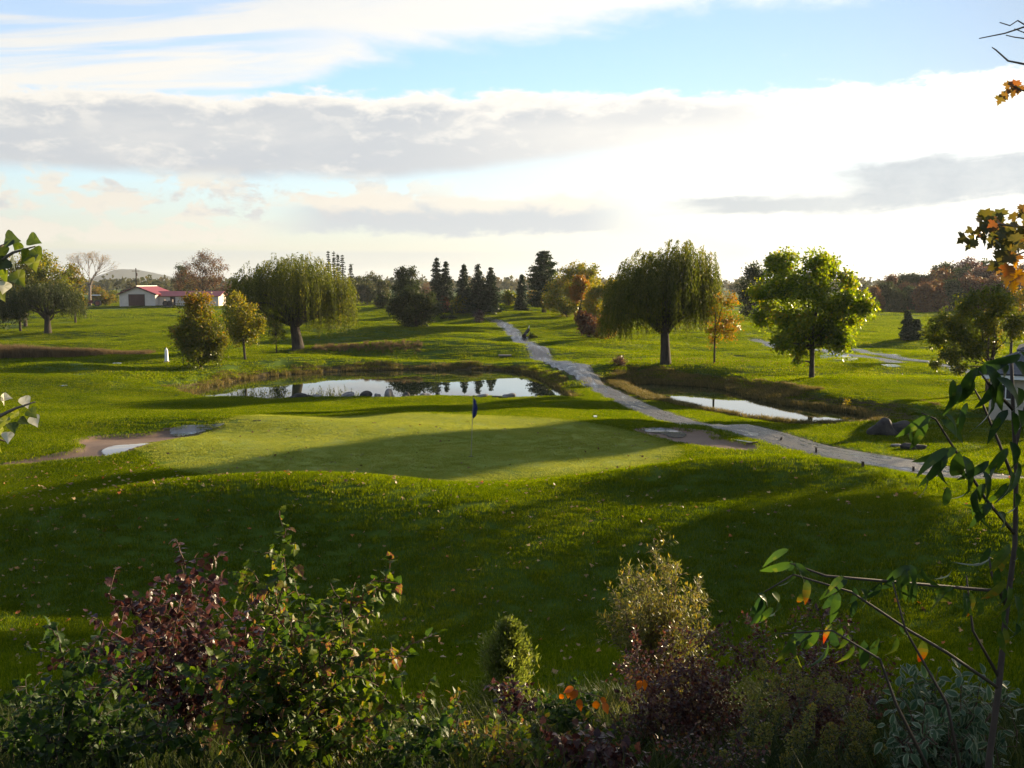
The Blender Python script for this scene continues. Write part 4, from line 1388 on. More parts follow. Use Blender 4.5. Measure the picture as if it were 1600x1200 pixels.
roof_slab(mb, (gx1 - 1.2, wy0 - .5, we - dzo), (X_(338) + .6, wy0 - .5, we - dzo), (X_(338) + .6, ym, wr), (gx1 - 1.2, ym, wr))
roof_slab(mb, (X_(338) + .6, wy1 + .5, we - dzo), (gx1 - 1.2, wy1 + .5, we - dzo), (gx1 - 1.2, ym, wr), (X_(338) + .6, ym, wr))
r2 = mb.build('roof', REDROOF, BARN)
mb = MB(); mb.box(xm - .12, xm + .12, -ov, 13 + ov, hr + .06, hr + .22); mb.build('ridge_cap', WHITE_P, r_)
# eave lines, dark barge boards
mb = MB()
for a, b in (((gx0 - ov, -ov - .04, he - .35), (xm, -ov - .04, hr - .02)), ((xm, -ov - .04, hr - .02), (gx1 + ov, -ov - .04, he - .35))):
    mb.tube([a, b], .09, 4)
mb.build('barge_board', DARKM, r_)
# the big brown door: a row of planks
dx0, dx1 = X_(202), X_(226)
dr = MB(); dr.box(dx0 - .12, dx1 + .12, -.05, -.005, 0, 18.6 * s * .98); dr = dr.build('door', DARKM, BARN)
npl = 8
pw = (dx1 - dx0) / npl
pl = MB(); pl.box(.02, pw - .02, -.04, 0, .05, 18 * s * .97); plme = pl.mesh('plank', DOORM)
for k in range(npl):
    obj('plank', plme, dr, (dx0 + k * pw, -.055 - .008 * (k % 2), 0))
# side door of the garage, windows of the wing
mb = MB(); mb.box(X_(262), X_(270), wy0 - .06, wy0 - .005, .1, 2.2); mb.build('door', DARKM, BARN)
for px in (288, 306, 325):
    f = MB(); f.box(X_(px) - .6, X_(px) + .6, wy0 - .05, wy0 - .005, 1.1, 2.0); f = f.build('window', WHITE_P, BARN)
    p_ = MB(); p_.box(X_(px) - .5, X_(px) + .5, wy0 - .07, wy0 - .052, 1.2, 1.9); p_.build('pane', GLASS, f)
mb = MB(); mb.box(X_(338) + .005, X_(338) + .05, 3.6, 5.0, .1, 2.1); mb.build('door', WHITE_P, BARN, label='pale door in the sunlit gable end')

# ---- machinery wheel rack by the barn, the tractor, pole
base2 = G(266, 479); s2 = mpp(base2)
t = empty('farm_cart', base2 + np.array([0, -1.0, 0]), 'dark two-wheeled farm cart parked before the barn wing', 'cart')
mb = MB(); mb.box(-1.0, 1.0, -.5, .5, .9, 1.25); mb.box(-1.0, -.9, -.5, .5, 1.25, 1.7); mb.box(.9, 1.0, -.5, .5, 1.25, 1.7); mb.tube([(1, 0, 1), (2.2, 0, .5)], .06, 5); mb.build('cart_bed', DARKM, t)
TYRE = plain('tyre', (.02, .02, .02), .8, .2, 4)
def wheel(parent, x, y, r, w, name='wheel', rim=None):
    mb = MB(); an = np.linspace(0, 2 * np.pi, 17)
    for q in range(16):
        a0, a1 = an[q], an[q + 1]
        V = []
        for yy in (-w / 2, w / 2):
            for rr in (r, r * .62):
                for a in (a0, a1):
                    V.append((x + rr * math.cos(a), y + yy, r + rr * math.sin(a)))
        mb.add(V, [(0, 1, 3, 2), (5, 4, 6, 7), (1, 0, 4, 5), (2, 3, 7, 6)])
    wo = mb.build(name, TYRE, parent)
    mb = MB(); mb.tube([(x, y - w * .3, r), (x, y + w * .3, r)], r * .61, 12); mb.build('rim', rim or DARKM, wo)
for x_, y_ in ((-.55, -.65), (.55, -.65), (0, .65)):
    wheel(t, x_, y_, .7, .2)
b3 = G(146, 479)
t = empty('tractor', b3, 'old dark red tractor with a pale cab roof left of the barn', 'tractor', rz=.25)
REDP = plain('faded_red_paint', (.16, .030, .022), .6, .2, 3)
mb = MB(); mb.box(-2.0, -.1, -.45, .45, .8, 1.6); mb.box(-2.15, -2.0, -.35, .35, .8, 1.45); mb.build('body', REDP, t)
mb = MB()
for x_, y_ in ((0, -.7), (0, .7), (1.6, -.7), (1.6, .7)):
    mb.tube([(x_, y_, 1.2), (x_, y_, 2.75)], .05, 5)
mb.box(-.1, 1.7, -.75, .75, .7, 1.3)
mb.build('cab', DARKM, t)
mb = MB(); mb.box(-.2, 1.85, -.85, .85, 2.75, 2.95); mb.build('cab_roof', WHITE_P, t)
for x_, y_, r in ((1.1, -.95, .85), (1.1, .95, .85), (-1.6, -.7, .5), (-1.6, .7, .5)):
    wheel(t, x_, y_, r, .4, rim=REDP)
mb = MB(); mb.tube([(-1.2, 0, 1.6), (-1.2, 0, 2.5)], .05, 6); mb.build('exhaust', DARKM, t)
bp = at_y(213, 440, 285.0); zb = hz(bp[0], bp[1])
t = empty('utility_pole', (bp[0], bp[1], zb), 'dark wooden utility pole rising behind the barn roof', 'pole')
mb = MB(); topz = at_y(213, 419, 285)[2] - zb; mb.tube([(0, 0, -.5), (0, 0, topz)], [.22, .15], 7); mb.build('pole', WOODP, t)
mb = MB(); mb.box(-1.1, 1.1, -.28, -.18, topz - .9, topz - .75); mb.build('crossarm', WOODP, t)
mb = MB(); mb.tube([(.3, -.3, topz - 2.2), (.3, -.3, topz - 1.3)], .22, 8); mb.build('transformer', DARKM, t)

# ---- white marker on the left fairway
b4 = G(260.5, 566); s4 = mpp(b4)
t = empty('marker_post', b4, 'narrow white tapered marker post on the fairway left of the orange tree', 'post')
h4 = 23 * s4
mb = MB()
mb.add([(-.13, -.12, -.1), (.13, -.12, -.1), (.13, .12, -.1), (-.13, .12, -.1), (-.10, -.09, h4 * .82), (.10, -.09, h4 * .82), (.10, .09, h4 * .82), (-.10, .09, h4 * .82), (0, 0, h4)],
       [(0, 1, 5, 4), (1, 2, 6, 5), (2, 3, 7, 6), (3, 0, 4, 7), (4, 5, 8), (5, 6, 8), (6, 7, 8), (7, 4, 8)])
mb.build('post', WHITE_P, t)
mb = MB(); mb.box(-.18, .18, -.18, .18, -.1, .10); mb.build('plinth', plain('concrete', (.35, .33, .30), .9, .15, 5), t)

# ---- flagstick
b5 = G(736, 716); s5 = mpp(b5)
b5[2] = float(terrain(b5[None, 0], b5[None, 1], False)[0]) + .012
FL = empty('flagstick', b5, 'thin flagstick with a limp dark blue flag standing on the putting green', 'golf flag')
hh = 94 * s5; ln = .09
mb = MB(); mb.tube([(0, 0, -.1), (ln * .5, 0, hh * .5), (ln, 0, hh)], [.013, .012, .011], 8); mb.build('pole', plain('pole_paint', (.25, .23, .16), .5, .1, 4), FL)
mb = MB(); mb.tube([(ln, 0, hh - .01), (ln, 0, hh + .06)], [.02, .008], 8); mb.build('finial', DARKM, FL)
BLUE = plain('blue_cloth', (.010, .018, .110), .8, .15, 8)
nu, nv = 9, 14
V = []
for j in range(nv):
    f = j / (nv - 1)
    z = hh - .05 - f * 28 * s5
    wid = np.interp(f, [0, .12, .5, .85, 1], [.015, .09, .19, .16, .03])
    for i in range(nu):
        u_ = i / (nu - 1)
        V.append((ln * (1 - f * .3) + .006 + wid * (u_ * 1.0 - .28 * f), .055 * math.sin(u_ * 8 + f * 1.5) * u_ ** .5 * (.4 + f), z - .10 * u_ * f))
i = np.arange(nu * nv).reshape(nv, nu)
F = np.stack([i[:-1, :-1], i[:-1, 1:], i[1:, 1:], i[1:, :-1]], -1).reshape(-1, 4)
fl = obj('flag', np_mesh('flag', V, F, None, [BLUE], True), FL)
sm = fl.modifiers.new('thick', 'SOLIDIFY'); sm.thickness = .004
mb = MB(); an = np.linspace(0, 2 * np.pi, 16, endpoint=False)
mb.add([(math.cos(a) * .10, math.sin(a) * .10, .006) for a in an], [tuple(range(16))]); mb.build('hole', plain('hole_dark', (.01, .012, .008), .9), FL)


# ---- rocks
ROCK = plain('dark_rock', (.045, .040, .036), .85, .45, 3.5, .25, 0, .9)
STONE = plain('pond_stone', (.17, .155, .145), .85, .35, 5, .25, 0, .8)
def rock_mesh(name, dims, seed, mat, sub=3):
    import bmesh
    bm = bmesh.new()
    bmesh.ops.create_icosphere(bm, subdivisions=sub, radius=1)
    rg = np.random.default_rng(seed)
    W = [(unit(rg, 1)[0] * rg.uniform(1.2, 3.2), rg.uniform(0, 6), .16 / (k * .35 + 1)) for k in range(7)]
    cuts = [(unit(rg, 1)[0], rg.uniform(.62, .85)) for _ in range(7)]
    for v in bm.verts:
        p = np.array(v.co)
        for n_, d_ in cuts:
            q = p @ n_
            if q > d_: p = p - n_ * (q - d_) * .8
        p = p * (1 + sum(a * math.sin(float(p @ w) * 1.7 + ph) for w, ph, a in W))
        v.co = p * np.array(dims) * .5
    me = bpy.data.meshes.new(name); bm.to_mesh(me); bm.free(); me.materials.append(mat)
    return me
bb = G(1392, 679); sb = mpp(bb)
t = empty('boulder', bb, 'large dark boulder in two humps on the grass right of the path', 'boulder')
def rk(name, x, z, w, h, d, seed, mat, sub=4):
    o = obj(name, rock_mesh(name, (w, d, h), seed, mat, sub), t, (x, 0, z)); return o
rk('hump', -.26, .16, 1.30, .95, .82, 201, ROCK); rk('hump', .26, .15, 1.15, .85, .76, 202, ROCK)
o = rk('end_stone', .70, .16, .26, .5, .46, 203, plain('pale_rock', (.16, .13, .10), .85, .3, 5, .2, 0, .6), 3)
q = G(1425, 702)
obj('rock', rock_mesh('rock', (1.0, .5, .34), 204, ROCK, 3), None, q + np.array([0, 0, .06]), label='low dark rock lying flat between the boulder and the sapling', cat='rock')
q = G(1400, 698)
obj('rock', rock_mesh('rock', (.5, .4, .16), 205, STONE, 2), None, q + np.array([0, 0, .03]), label='small pale flat rock just left of the low dark rock', cat='rock')
# stones along the near edge of the left pond
L_ST = ['flat grey stone at the left of the row along the pond edge', 'long low stone left of the pond reflection of the willow', 'rounded stone under the edge of the willow reflection']
stones = [(470, 617, 34, 5), (497, 617, 18, 5), (545, 616, 22, 8), (572, 615.5, 17, 8), (590, 615.5, 10, 6), (609, 616, 16, 11), (634, 616.5, 16, 7), (650, 617, 8, 5), (665, 617, 18, 6), (690, 618, 16, 4),
          (728, 619.5, 16, 5), (754, 620, 20, 8), (776, 621.5, 16, 7), (797, 622, 20, 12), (818, 624, 15, 7), (837, 624.5, 14, 6)]
labs = ['long flat stone, first from the left at the near edge of the left pond', 'low stone just right of the long flat first one at the pond edge', 'grey rounded stone at the pond edge, third from the left in the row',
        'rounded stone at the pond edge, fourth from the left in the row', 'small stone at the pond edge left of the tallest grey stone', 'tallest pointed grey stone in the left half of the pond edge row',
        'low rounded stone right of the tallest grey stone at the pond edge', 'smallest stone in the middle of the pond edge row', 'wide low stone right of the smallest stone at the pond edge', 'thin sunken stone left of the flag at the pond edge',
        'thin stone just left of the blue flag at the pond edge', 'wide flat-topped stone just right of the blue flag at the pond edge', 'low stone left of the largest block at the right end of the pond edge', 'largest square block of stone at the right end of the pond edge',
        'low stone right of the largest block at the pond edge', 'last small stone on the right of the pond edge row']
for k, (px, py, w, h) in enumerate(stones):
    d = 59.3 if px < 700 else 58.6
    p = at_y(px, py, d); sp = d / FPX
    zt = at_y(px, py - h, d)[2]; zg = hz(p[0], d) - .15
    obj('pond_stone', rock_mesh('pond_stone', (w * sp * 1.1, .6, max(.22, (zt - zg) * .72)), 210 + k, STONE if k % 3 else ROCK, 3), None, (p[0], d, (zt + zg) / 2 - .06), label=labs[k], cat='stone', group='stones along the near edge of the left pond')
def board(px, py, w, name, lab, d=None, rz=.0, mat=WHITE_P, t_=.06, dp=.25):
    p = G(px, py)
    mb = MB(); sp = mpp(p); mb.box(-w * sp / 2, w * sp / 2, -dp / 2, dp / 2, .03, .03 + t_)
    o = mb.build(name, mat, None, p, label=lab, cat=name.split('_')[-1]); o.rotation_euler = (0, 0, rz); return o
board(413, 617, 30, 'white_plank', 'white plank lying on the grass at the left end of the left pond', rz=-.12)
board(183, 569, 13, 'white_plank', 'small white plank lying on the left fairway', rz=.1)
board(930, 653, 5, 'white_marker', 'small flat white marker on the grass behind the putting green')
board(1252, 659, 14, 'white_plank', 'pale plank at the near edge of the right pond')
board(789, 557, 20, 'drain_slab', 'low grey drain slab on the grass between left pond and path', mat=STONE, t_=.12, dp=.8)
board(402, 659.5, 12, 'dark_rake', 'dark rake lying on the grass behind the left bunker', mat=WOODP, dp=.1)

# ---- stakes along the path
for px, pyb, pyt, lab in ((1219, 691, 684, 'short leaning stake at the path edge, farthest from the boulder'), (1275, 710, 700, 'short dark stake at the path edge, second from the left'), (1348, 731, 722, 'dark stake at the near path edge below the boulder'),
                          (1427, 740, 730, 'dark stake at the path edge beside the drooping leaves'), (1467, 746, 735, 'dark stake at the path edge, closest to the sapling')):
    q = G(px, pyb); sq = mpp(q); h = (pyb - pyt) * sq * 1.1
    mb = MB(); ln = .06 if px == 1219 else 0
    mb.tube([(0, 0, -.15), (ln * .5, 0, h * .6), (ln, 0, h)], [.045, .042, .04], 7)
    mb.build('path_stake', WOODP, None, q, label=lab, cat='stake', group='stakes along the near edge of the path')

# ---- rake by the right bunker
q = G(1165, 693)
t = empty('bunker_rake', q, 'pale-handled rake lying on the grass beside the right bunker', 'rake', rz=-1.05)
mb = MB(); mb.tube([(-.9, 0, .05), (.35, 0, .10)], .016, 6); mb.build('handle', WHITE_P, t)
mb = MB(); mb.box(.33, .38, -.3, .3, .05, .10)
for k in range(9): mb.tube([(.355, -.28 + k * .07, .06), (.36, -.28 + k * .07, -.02)], .008, 4)
mb.build('rake_head', WOODP, t)

# ---- bag stand on the far fairway by the path
q = G(823, 529); sq = mpp(q)
t = empty('pull_cart', q, 'golf pull cart with a pale upright handle standing beside the far path', 'golf cart')
mb = MB(); mb.tube([(-.3, 0, .35), (.1, 0, .9), (.28, 0, 1.15)], [.16, .18, .17], 10); mb.build('bag', plain('bag_cloth', (.03, .03, .035), .8), t)
mb = MB(); mb.tube([(.0, -.05, .5), (.25, -.05, 1.3), (.3, -.05, 1.5)], .05, 6); mb.build('handle', WHITE_P, t)
mb = MB(); mb.tube([(-.4, 0, .25), (.9, 0, .2)], .05, 6); mb.tube([(.4, 0, .3), (.4, 0, .7)], .05, 6); mb.build('frame', DARKM, t)
for y_ in (-.32, .32): wheel(t, -.3, y_, .26, .08)
wheel(t, .8, 0, .16, .06)
px_tree('low_shrub', (833, 529), [(828, 525, 3), (834, 526, 3), (839, 527, 2)], L_DARK, BARK_DARK, 'low dark shrub beside the pull cart on the far fairway', 230, cat='shrub', leaves=300, size=.16, trunk_r=.03, fork=.05)
for k, (px, lab) in enumerate(((693, 'left one of two low dark shrubs by the far path bend'), (706, 'right one of two low dark shrubs by the far path bend'))):
    px_tree('low_shrub', (px, 499), [(px - 2, 497, 3), (px + 2, 497, 3)], L_DARK, BARK_DARK, lab, 231 + k, cat='shrub', leaves=260, size=.3, trunk_r=.04, fork=.05)

# ---- the beige house at the right edge
m, nt, out = new_mat('beige_siding')
z_ = nt.nodes.new('ShaderNodeSeparateXYZ'); nt.links.new(geo_pos(nt).s, z_.inputs[0])
n_ = noise(nt, geo_pos(nt), 2.0, 4, .6)
pbr(nt, out, ramp(nt, n_, [(.3, (.40, .34, .26)), (.7, (.47, .41, .32))]), .7, None, .25)
SIDING = m
m, nt, out = new_mat('roof_shingle')
n_ = noise(nt, vscale(nt, geo_pos(nt), (3, 3, 9)), 2.0, 4, .7)
pbr(nt, out, ramp(nt, n_, [(.3, (.045, .048, .055)), (.7, (.10, .105, .115))]), .85, bump(nt, n_, .5, .03), .2)
SHING = m
hb = at_y(1544, 655, 47.0); hbz = hz(hb[0], 47.0); sh = 47.0 / FPX
HOUSE = empty('beige_house', (hb[0], 47.0, hbz), 'beige sided house with a small white window, half hidden at the right edge', 'house', rz=-.50)
zE = at_y(1550, 590, 47)[2] - hbz
# clapboards: each course a plank standing proud of the wall
mb = MB(); mb.box(.02, 5, .03, 7, -.6, zE); hw = mb.build('wall', SIDING, HOUSE)
ncourse = int((zE + .3) / .19)
win = (.40, .98, zE - .98, zE - .30)
for k in range(ncourse):
    z0 = zE - (k + 1) * .19
    segs = [(0.0, 5.0)]
    if z0 + .19 > win[2] - .02 and z0 < win[3] + .02:
        segs = [(0.0, win[0] - .05), (win[1] + .05, 5.0)]
    for a, b_ in segs:
        mb = MB(); mb.add([(a, .03, z0), (b_, .03, z0), (b_, .03, z0 + .188), (a, .03, z0 + .188), (a, -.012, z0), (b_, -.012, z0), (b_, .018, z0 + .188), (a, .018, z0 + .188)],
                          [(4, 5, 6, 7), (0, 1, 5, 4), (3, 7, 6, 2), (0, 4, 7, 3), (1, 2, 6, 5)])
        mb.build('clapboard', SIDING, hw)
f = MB()
f.box(win[0] - .045, win[0] + .015, -.05, .02, win[2] - .045, win[3] + .045); f.box(win[1] - .015, win[1] + .045, -.05, .02, win[2] - .045, win[3] + .045)
f.box(win[0] + .0155, win[1] - .0155, -.05, .02, win[3] - .015, win[3] + .045); f.box(win[0] + .0155, win[1] - .0155, -.05, .02, win[2] - .045, win[2] + .015)
f.box((win[0] + win[1]) / 2 - .025, (win[0] + win[1]) / 2 + .025, -.045, .015, win[2] + .0155, win[3] - .0155)
wo = f.build('window', WHITE_P, HOUSE)
for a, b_ in ((win[0] + .016, (win[0] + win[1]) / 2 - .026), ((win[0] + win[1]) / 2 + .026, win[1] - .016)):
    p_ = MB(); p_.box(a, b_, -.022, -.012, win[2] + .016, win[3] - .016); p_.build('pane', GLASS, wo)
mb = MB(); mb.box(-.35, 5.3, -.42, -.36, zE - .02, zE + .16); mb.box(-.35, -.30, -.355, 6.8, zE - .02, zE + .16); mb.build('fascia', WHITE_P, HOUSE)
mb = MB(); mb.box(-.30, 5.3, -.355, -.02, zE + .002, zE + .03); mb.build('soffit', WHITE_P, HOUSE)
mb = MB()
roof_slab(mb, (-.38, -.46, zE + .16), (5.3, -.46, zE + .16), (5.3, 3.4, zE + 1.25), (1.6, 3.4, zE + 1.25), .08)
roof_slab(mb, (-.38, 7.2, zE + .16), (-.38, -.46, zE + .16), (1.6, 3.4, zE + 1.25), (1.6, 3.5, zE + 1.25), .08)
mb.build('roof', SHING, HOUSE)
zU = at_y(1590, 549, 49.5)[2] - hbz
mb = MB(); mb.box(1.45, 5, 3.2, 6.8, zE - .2, zU - .15); up = mb.build('upper_wall', SIDING, HOUSE)
mb = MB(); mb.box(1.05, 5.3, 2.75, 2.81, zU - .16, zU + .04); mb.box(1.05, 1.11, 2.812, 7.0, zU - .16, zU + .04); mb.build('fascia', WHITE_P, HOUSE)
mb = MB()
roof_slab(mb, (1.0, 2.70, zU + .04), (5.3, 2.70, zU + .04), (5.3, 4.8, zU + 1.0), (3.2, 4.8, zU + 1.0), .08)
roof_slab(mb, (1.0, 7.1, zU + .04), (1.0, 2.70, zU + .04), (3.2, 4.8, zU + 1.0), (3.2, 5.0, zU + 1.0), .08)
mb.build('upper_roof', SHING, HOUSE)
mb = MB(); mb.box(1.40, 1.52, 3.12, 3.19, zE + .1, zU - .17); mb.build('corner_board', WHITE_P, HOUSE)

# ---- shade trees outside the picture on the right: their long shadows cross the foreground
rgs = np.random.default_rng(240)
lob = [(rgs.uniform(-2.6, 2.6), rgs.uniform(-2.6, 2.6), rgs.uniform(2.6, 8.6), rgs.uniform(1.5, 2.3)) for _ in range(13)] + [(0, 0, 8.8, 1.8)]
SHADE = [(9.8, 11.2, .55), (17, 12, 1.0), (22.5, 19.5, 1.05), (29, 26, 1.0), (32, 32.5, 1.0), (33, 22, 1.0), (36, 34.0, 1.08)]
pr = None
SHLAB = 'leafy tree standing outside the picture on the right, shading the foreground slope'
for k, (x, y, sc) in enumerate(SHADE):
    loc = (x, y, hz(x, y))
    if pr is None:
        pr = broadleaf('shade_tree', loc, lob, L_GREEN, BARK_DARK, SHLAB, 'tree', 'shade trees right of the picture', 9000, .34, .24, .15, 241, limbs=False)
        pr.scale = (sc,) * 3
    else:
        copy_tree(pr, loc, k * 1.3, sc, SHLAB, 'shade trees right of the picture')

TALL_SHADE = [(40, 44.7, .72), (40, 46.4, .75), (40, 49.9, .90), (40, 53.4, 1.02), (43, 68, .72)]  # unseen trees added for their shadows; high crowns let sun pass beneath
lob = [(rgs.uniform(-2.6, 2.6), rgs.uniform(-2.6, 2.6), rgs.uniform(14.2, 21.0), rgs.uniform(1.7, 2.3)) for _ in range(40)]
pr = None
for k, (x, y, sc) in enumerate(TALL_SHADE):
    loc = (x, y, hz(x, y))
    if pr is None:
        pr = broadleaf('tall_shade_tree', loc, lob, L_PINE, BARK_DARK, 'unseen tall tree added far right, its high crown shaped to shade the lawn', 'tree', 'unseen tall trees added for their shadows', 36000, .85, .14, .5, 243, limbs=False)
        pr.scale = (sc,) * 3
    else:
        c_ = copy_tree(pr, loc, k * 1.7, sc, 'unseen tall tree added far right, its high crown shaped to shade the lawn', 'unseen tall trees added for their shadows')
        if k == 3: c_.scale = (.6, .6, sc)

# ================================================================== FOREGROUND PLANTS
from mathutils import Matrix, Vector


def strip_leaf(L, W, peak=.42, droop=.25, fold=.18, seg=6, wave=.0, edge=None, seed=0, grad=0.0):
    """long leaf along +x; midrib with two (or four) strips of faces; returns V, F, tint offsets"""
    rg = np.random.default_rng(seed)
    cols = (-1, -.62, 0, .62, 1) if edge is not None else (-1, 0, 1)
    V, F, T = [], [], []
    for i in range(seg + 1):
        t = i / seg
        w = W * .5 * (t / peak) ** .75 * math.exp(.75 * (1 - (t / peak))) if t > 0 else .0
        w *= (1 - t ** 5)
        tw = .12 * math.sin(t * 3 + seed)
        for c in cols:
            V.append((L * t * (1 - .12 * droop * t), c * w, -droop * L * t * t + abs(c) * w * fold + (wave * W * math.sin(t * 14 + c * 2 + seed) * abs(c)) + c * w * tw))
    k = len(cols)
    for i in range(seg):
        for j in range(k - 1):
            F.append((i * k + j, (i + 1) * k + j, (i + 1) * k + j + 1, i * k + j + 1))
            T.append((edge if (edge is not None and j in (0, k - 2)) else 0.0) + rg.normal(0, .05) + grad * ((i + .5) / seg - .6))
    return np.array(V), np.array(F), np.array(T)


def fan_leaf(outline, L, cup=.15, droop=.2, seed=0):
    """lobed leaf: outline points (along, across) in units of the length, fanned from the midrib"""
    rg = np.random.default_rng(seed)
    pts = [(0.0, 0.0)] + [(a, b) for a, b in outline] + [(a, -b) for a, b in outline[::-1] if abs(b) > 1e-6]
    V = [(x * L, y * L, cup * L * abs(y) * (1 + rg.normal(0, .3)) - droop * L * x * x + rg.normal(0, .012) * L) for x, y in pts]
    c = len(V); V.append((.38 * L, 0, -.06 * L * (1 if cup > 0 else -1)))
    n = len(pts)
    F = [(i, (i + 1) % n, c, c) for i in range(n)]
    F = np.array([(a, b, c) for a, b, c, _ in F])
    return np.array(V), F, rg.normal(0, .07, len(F))

CURRANT = [(-.06, .16), (.02, .40), (.22, .42), (.30, .50), (.48, .44), (.52, .34), (.70, .34), (.82, .20), (1.0, 0)]
MAPLE = [(-.04, .10), (-.10, .34), (.08, .34), (.16, .62), (.28, .50), (.40, .66), (.46, .40), (.50, .20), (.66, .30), (.72, .16), (1.0, 0)]
POPLAR = [(-.02, .20), (.06, .42), (.20, .50), (.36, .44), (.55, .30), (.75, .15), (1.0, 0)]
OVAL = [(.05, .14), (.2, .27), (.4, .32), (.6, .26), (.8, .13), (1.0, 0)]


def variants(kind, mat, tints, L, **kw):
    out = []
    for k, t in enumerate(tints):
        if kind == 'strip':
            V, F, T = strip_leaf(L, seed=k, **kw)
        else:
            V, F, T = fan_leaf(kind, L, seed=k, **kw)
        out.append((V, F, np.clip(T + t, 0, 1), mat, np_mesh('leaf', V, F, np.clip(T + t, 0, 1), [mat], False)))
    return out


def frames(A, N):
    A = A / (np.linalg.norm(A, axis=1)[:, None] + 1e-9)
    B = np.cross(N, A); B = B / (np.linalg.norm(B, axis=1)[:, None] + 1e-9)
    C = np.cross(A, B)
    return np.stack([A, B, C], -1)          # columns are the local axes


def put_leaves(root, P, A, N, S, var, vi, keep=300, name='leaf', tip_label=None):
    """the leaves that show largest become parts of their own, the rest one part; P is relative to the root"""
    M = frames(A, N)
    base = np.array(root.location)
    d = np.linalg.norm(P + base - np.array([0, 0, CAM_Z]), axis=1) / S
    w = P + base
    py = (w[:, 2] - CAM_Z) / w[:, 1]; pxx = w[:, 0] / w[:, 1]
    seen = (np.abs(pxx) < .54) & (py > -.52) & (py < .30)
    order = np.argsort(d + np.where(seen, 0, 1e6))
    one = order[:keep]; rest = order[keep:]
    for i in one:
        o = bpy.data.objects.new(name, var[vi[i]][4])
        m = M[i] * S[i]
        o.matrix_basis = Matrix(((m[0, 0], m[0, 1], m[0, 2], P[i, 0]), (m[1, 0], m[1, 1], m[1, 2], P[i, 1]), (m[2, 0], m[2, 1], m[2, 2], P[i, 2]), (0, 0, 0, 1)))
        COL.objects.link(o); o.parent = root
    if len(rest):
        VV, FF, TT, off = [], [], [], 0
        for k in range(len(var)):
            sel = rest[vi[rest] == k]
            if not len(sel): continue
            V, F, T = var[k][0], var[k][1], var[k][2]
            W = np.einsum('nij,vj->nvi', M[sel] * S[sel][:, None, None], V) + P[sel][:, None, :]
            FF.append((F[None] + (np.arange(len(sel)) * len(V))[:, None, None]).reshape(-1, F.shape[1]) + off)
            VV.append(W.reshape(-1, 3)); TT.append(np.tile(T, len(sel))); off += len(sel) * len(V)
        obj('leaves', np_mesh('leaves', np.concatenate(VV), np.concatenate(FF), np.concatenate(TT), [var[0][3]]), root, kind='stuff')


def shrub(name, base, tips, var, bark, label, cat, seed, stem_r=.008, twigs=7, twig_len=.35, gap=.045, size=(.7, 1.2), vprob=None, leaf_from=.25,
          droop=.5, keep=300, fan=.12, merge_name=None, up=.0, single=True, bend=.10):
    """tips: stem tip points (world); stems rise from round the base, side twigs carry the leaves"""
    rg = np.random.default_rng(seed)
    base = np.array(base, float)
    root = empty(name, base, label, cat)
    mb = MB()
    P, A, N = [], [], []
    for tip in tips:
        e = np.array(tip, float) - base
        s0 = np.array([rg.normal(0, fan), rg.normal(0, fan), -.05])
        path = limb_path(s0, e, rg, bend, 9)
        r = stem_r * rg.uniform(.8, 1.2)
        mb.tube(path, np.linspace(r, r * .3, 9), 5)
        L = np.linalg.norm(e - s0)
        def walk(Q, dens, frm):
            seg = np.linalg.norm(np.diff(Q, axis=0), axis=1); cs = np.concatenate([[0], np.cumsum(seg)])
            u = np.arange(cs[-1] * frm, cs[-1], dens) + rg.uniform(0, dens * .4)
            u = u[u < cs[-1]]
            for q_, uu in enumerate(np.append(u, cs[-1] * .999)):
                p = np.array([np.interp(uu, cs, Q[:, c]) for c in range(3)])
                t = np.array([np.interp(min(uu + .03, cs[-1]), cs, Q[:, c]) - np.interp(max(uu - .03, 0), cs, Q[:, c]) for c in range(3)])
                t = t / (np.linalg.norm(t) + 1e-9)
                a = rg.uniform(0, 6.283) if q_ % 2 == 0 else rg.uniform(0, 6.283)
                side = np.cross(t, [math.cos(a), math.sin(a), .2]); side /= np.linalg.norm(side) + 1e-9
                d = t * .45 + side * .9 + np.array([0, 0, -droop + up]) * rg.uniform(.5, 1.3)
                P.append(p + side * .012); A.append(d); N.append(np.array([0, 0, 1.0]) + rg.normal(0, .45, 3))
        walk(path, gap, leaf_from)
        for k in range(twigs):
            f = rg.uniform(.25, .95)
            i0 = f * 8; a0 = int(i0); q0 = path[a0] + (path[min(8, a0 + 1)] - path[a0]) * (i0 - a0)
            dirv = unit(rg, 1)[0] * np.array([1, 1, .6]) + np.array([0, 0, .45 + up]); dirv /= np.linalg.norm(dirv)
            tl = twig_len * rg.uniform(.6, 1.25) * (1.15 - .6 * f)
            Q = limb_path(q0, q0 + dirv * tl, rg, .08, 5)
            mb.tube(Q, np.linspace(r * .45, r * .15, 5), 4)
            walk(Q, gap, .15)
    P, A, N = np.array(P), np.array(A), np.array(N)
    n = len(P)
    S = rg.uniform(size[0], size[1], n)
    vi = rg.choice(len(var), n, p=vprob)
    mb.build('stems', bark, root, smooth_=True)
    if single:
        put_leaves(root, P, A, N, S, var, vi, keep)
    else:
        M = frames(A, N)
        VV, FF, TT, off = [], [], [], 0
        for k in range(len(var)):
            sel = np.nonzero(vi == k)[0]
            if not len(sel): continue
            V, F, T = var[k][0], var[k][1], var[k][2]
            W = np.einsum('nij,vj->nvi', M[sel] * S[sel][:, None, None], V) + P[sel][:, None, :]
            FF.append((F[None] + (np.arange(len(sel)) * len(V))[:, None, None]).reshape(-1, F.shape[1]) + off)
            VV.append(W.reshape(-1, 3)); TT.append(np.tile(T, len(sel))); off += len(sel) * len(V)
        obj('crown', np_mesh('crown', np.concatenate(VV), np.concatenate(FF), np.concatenate(TT), [var[0][3]]), root)
    return root


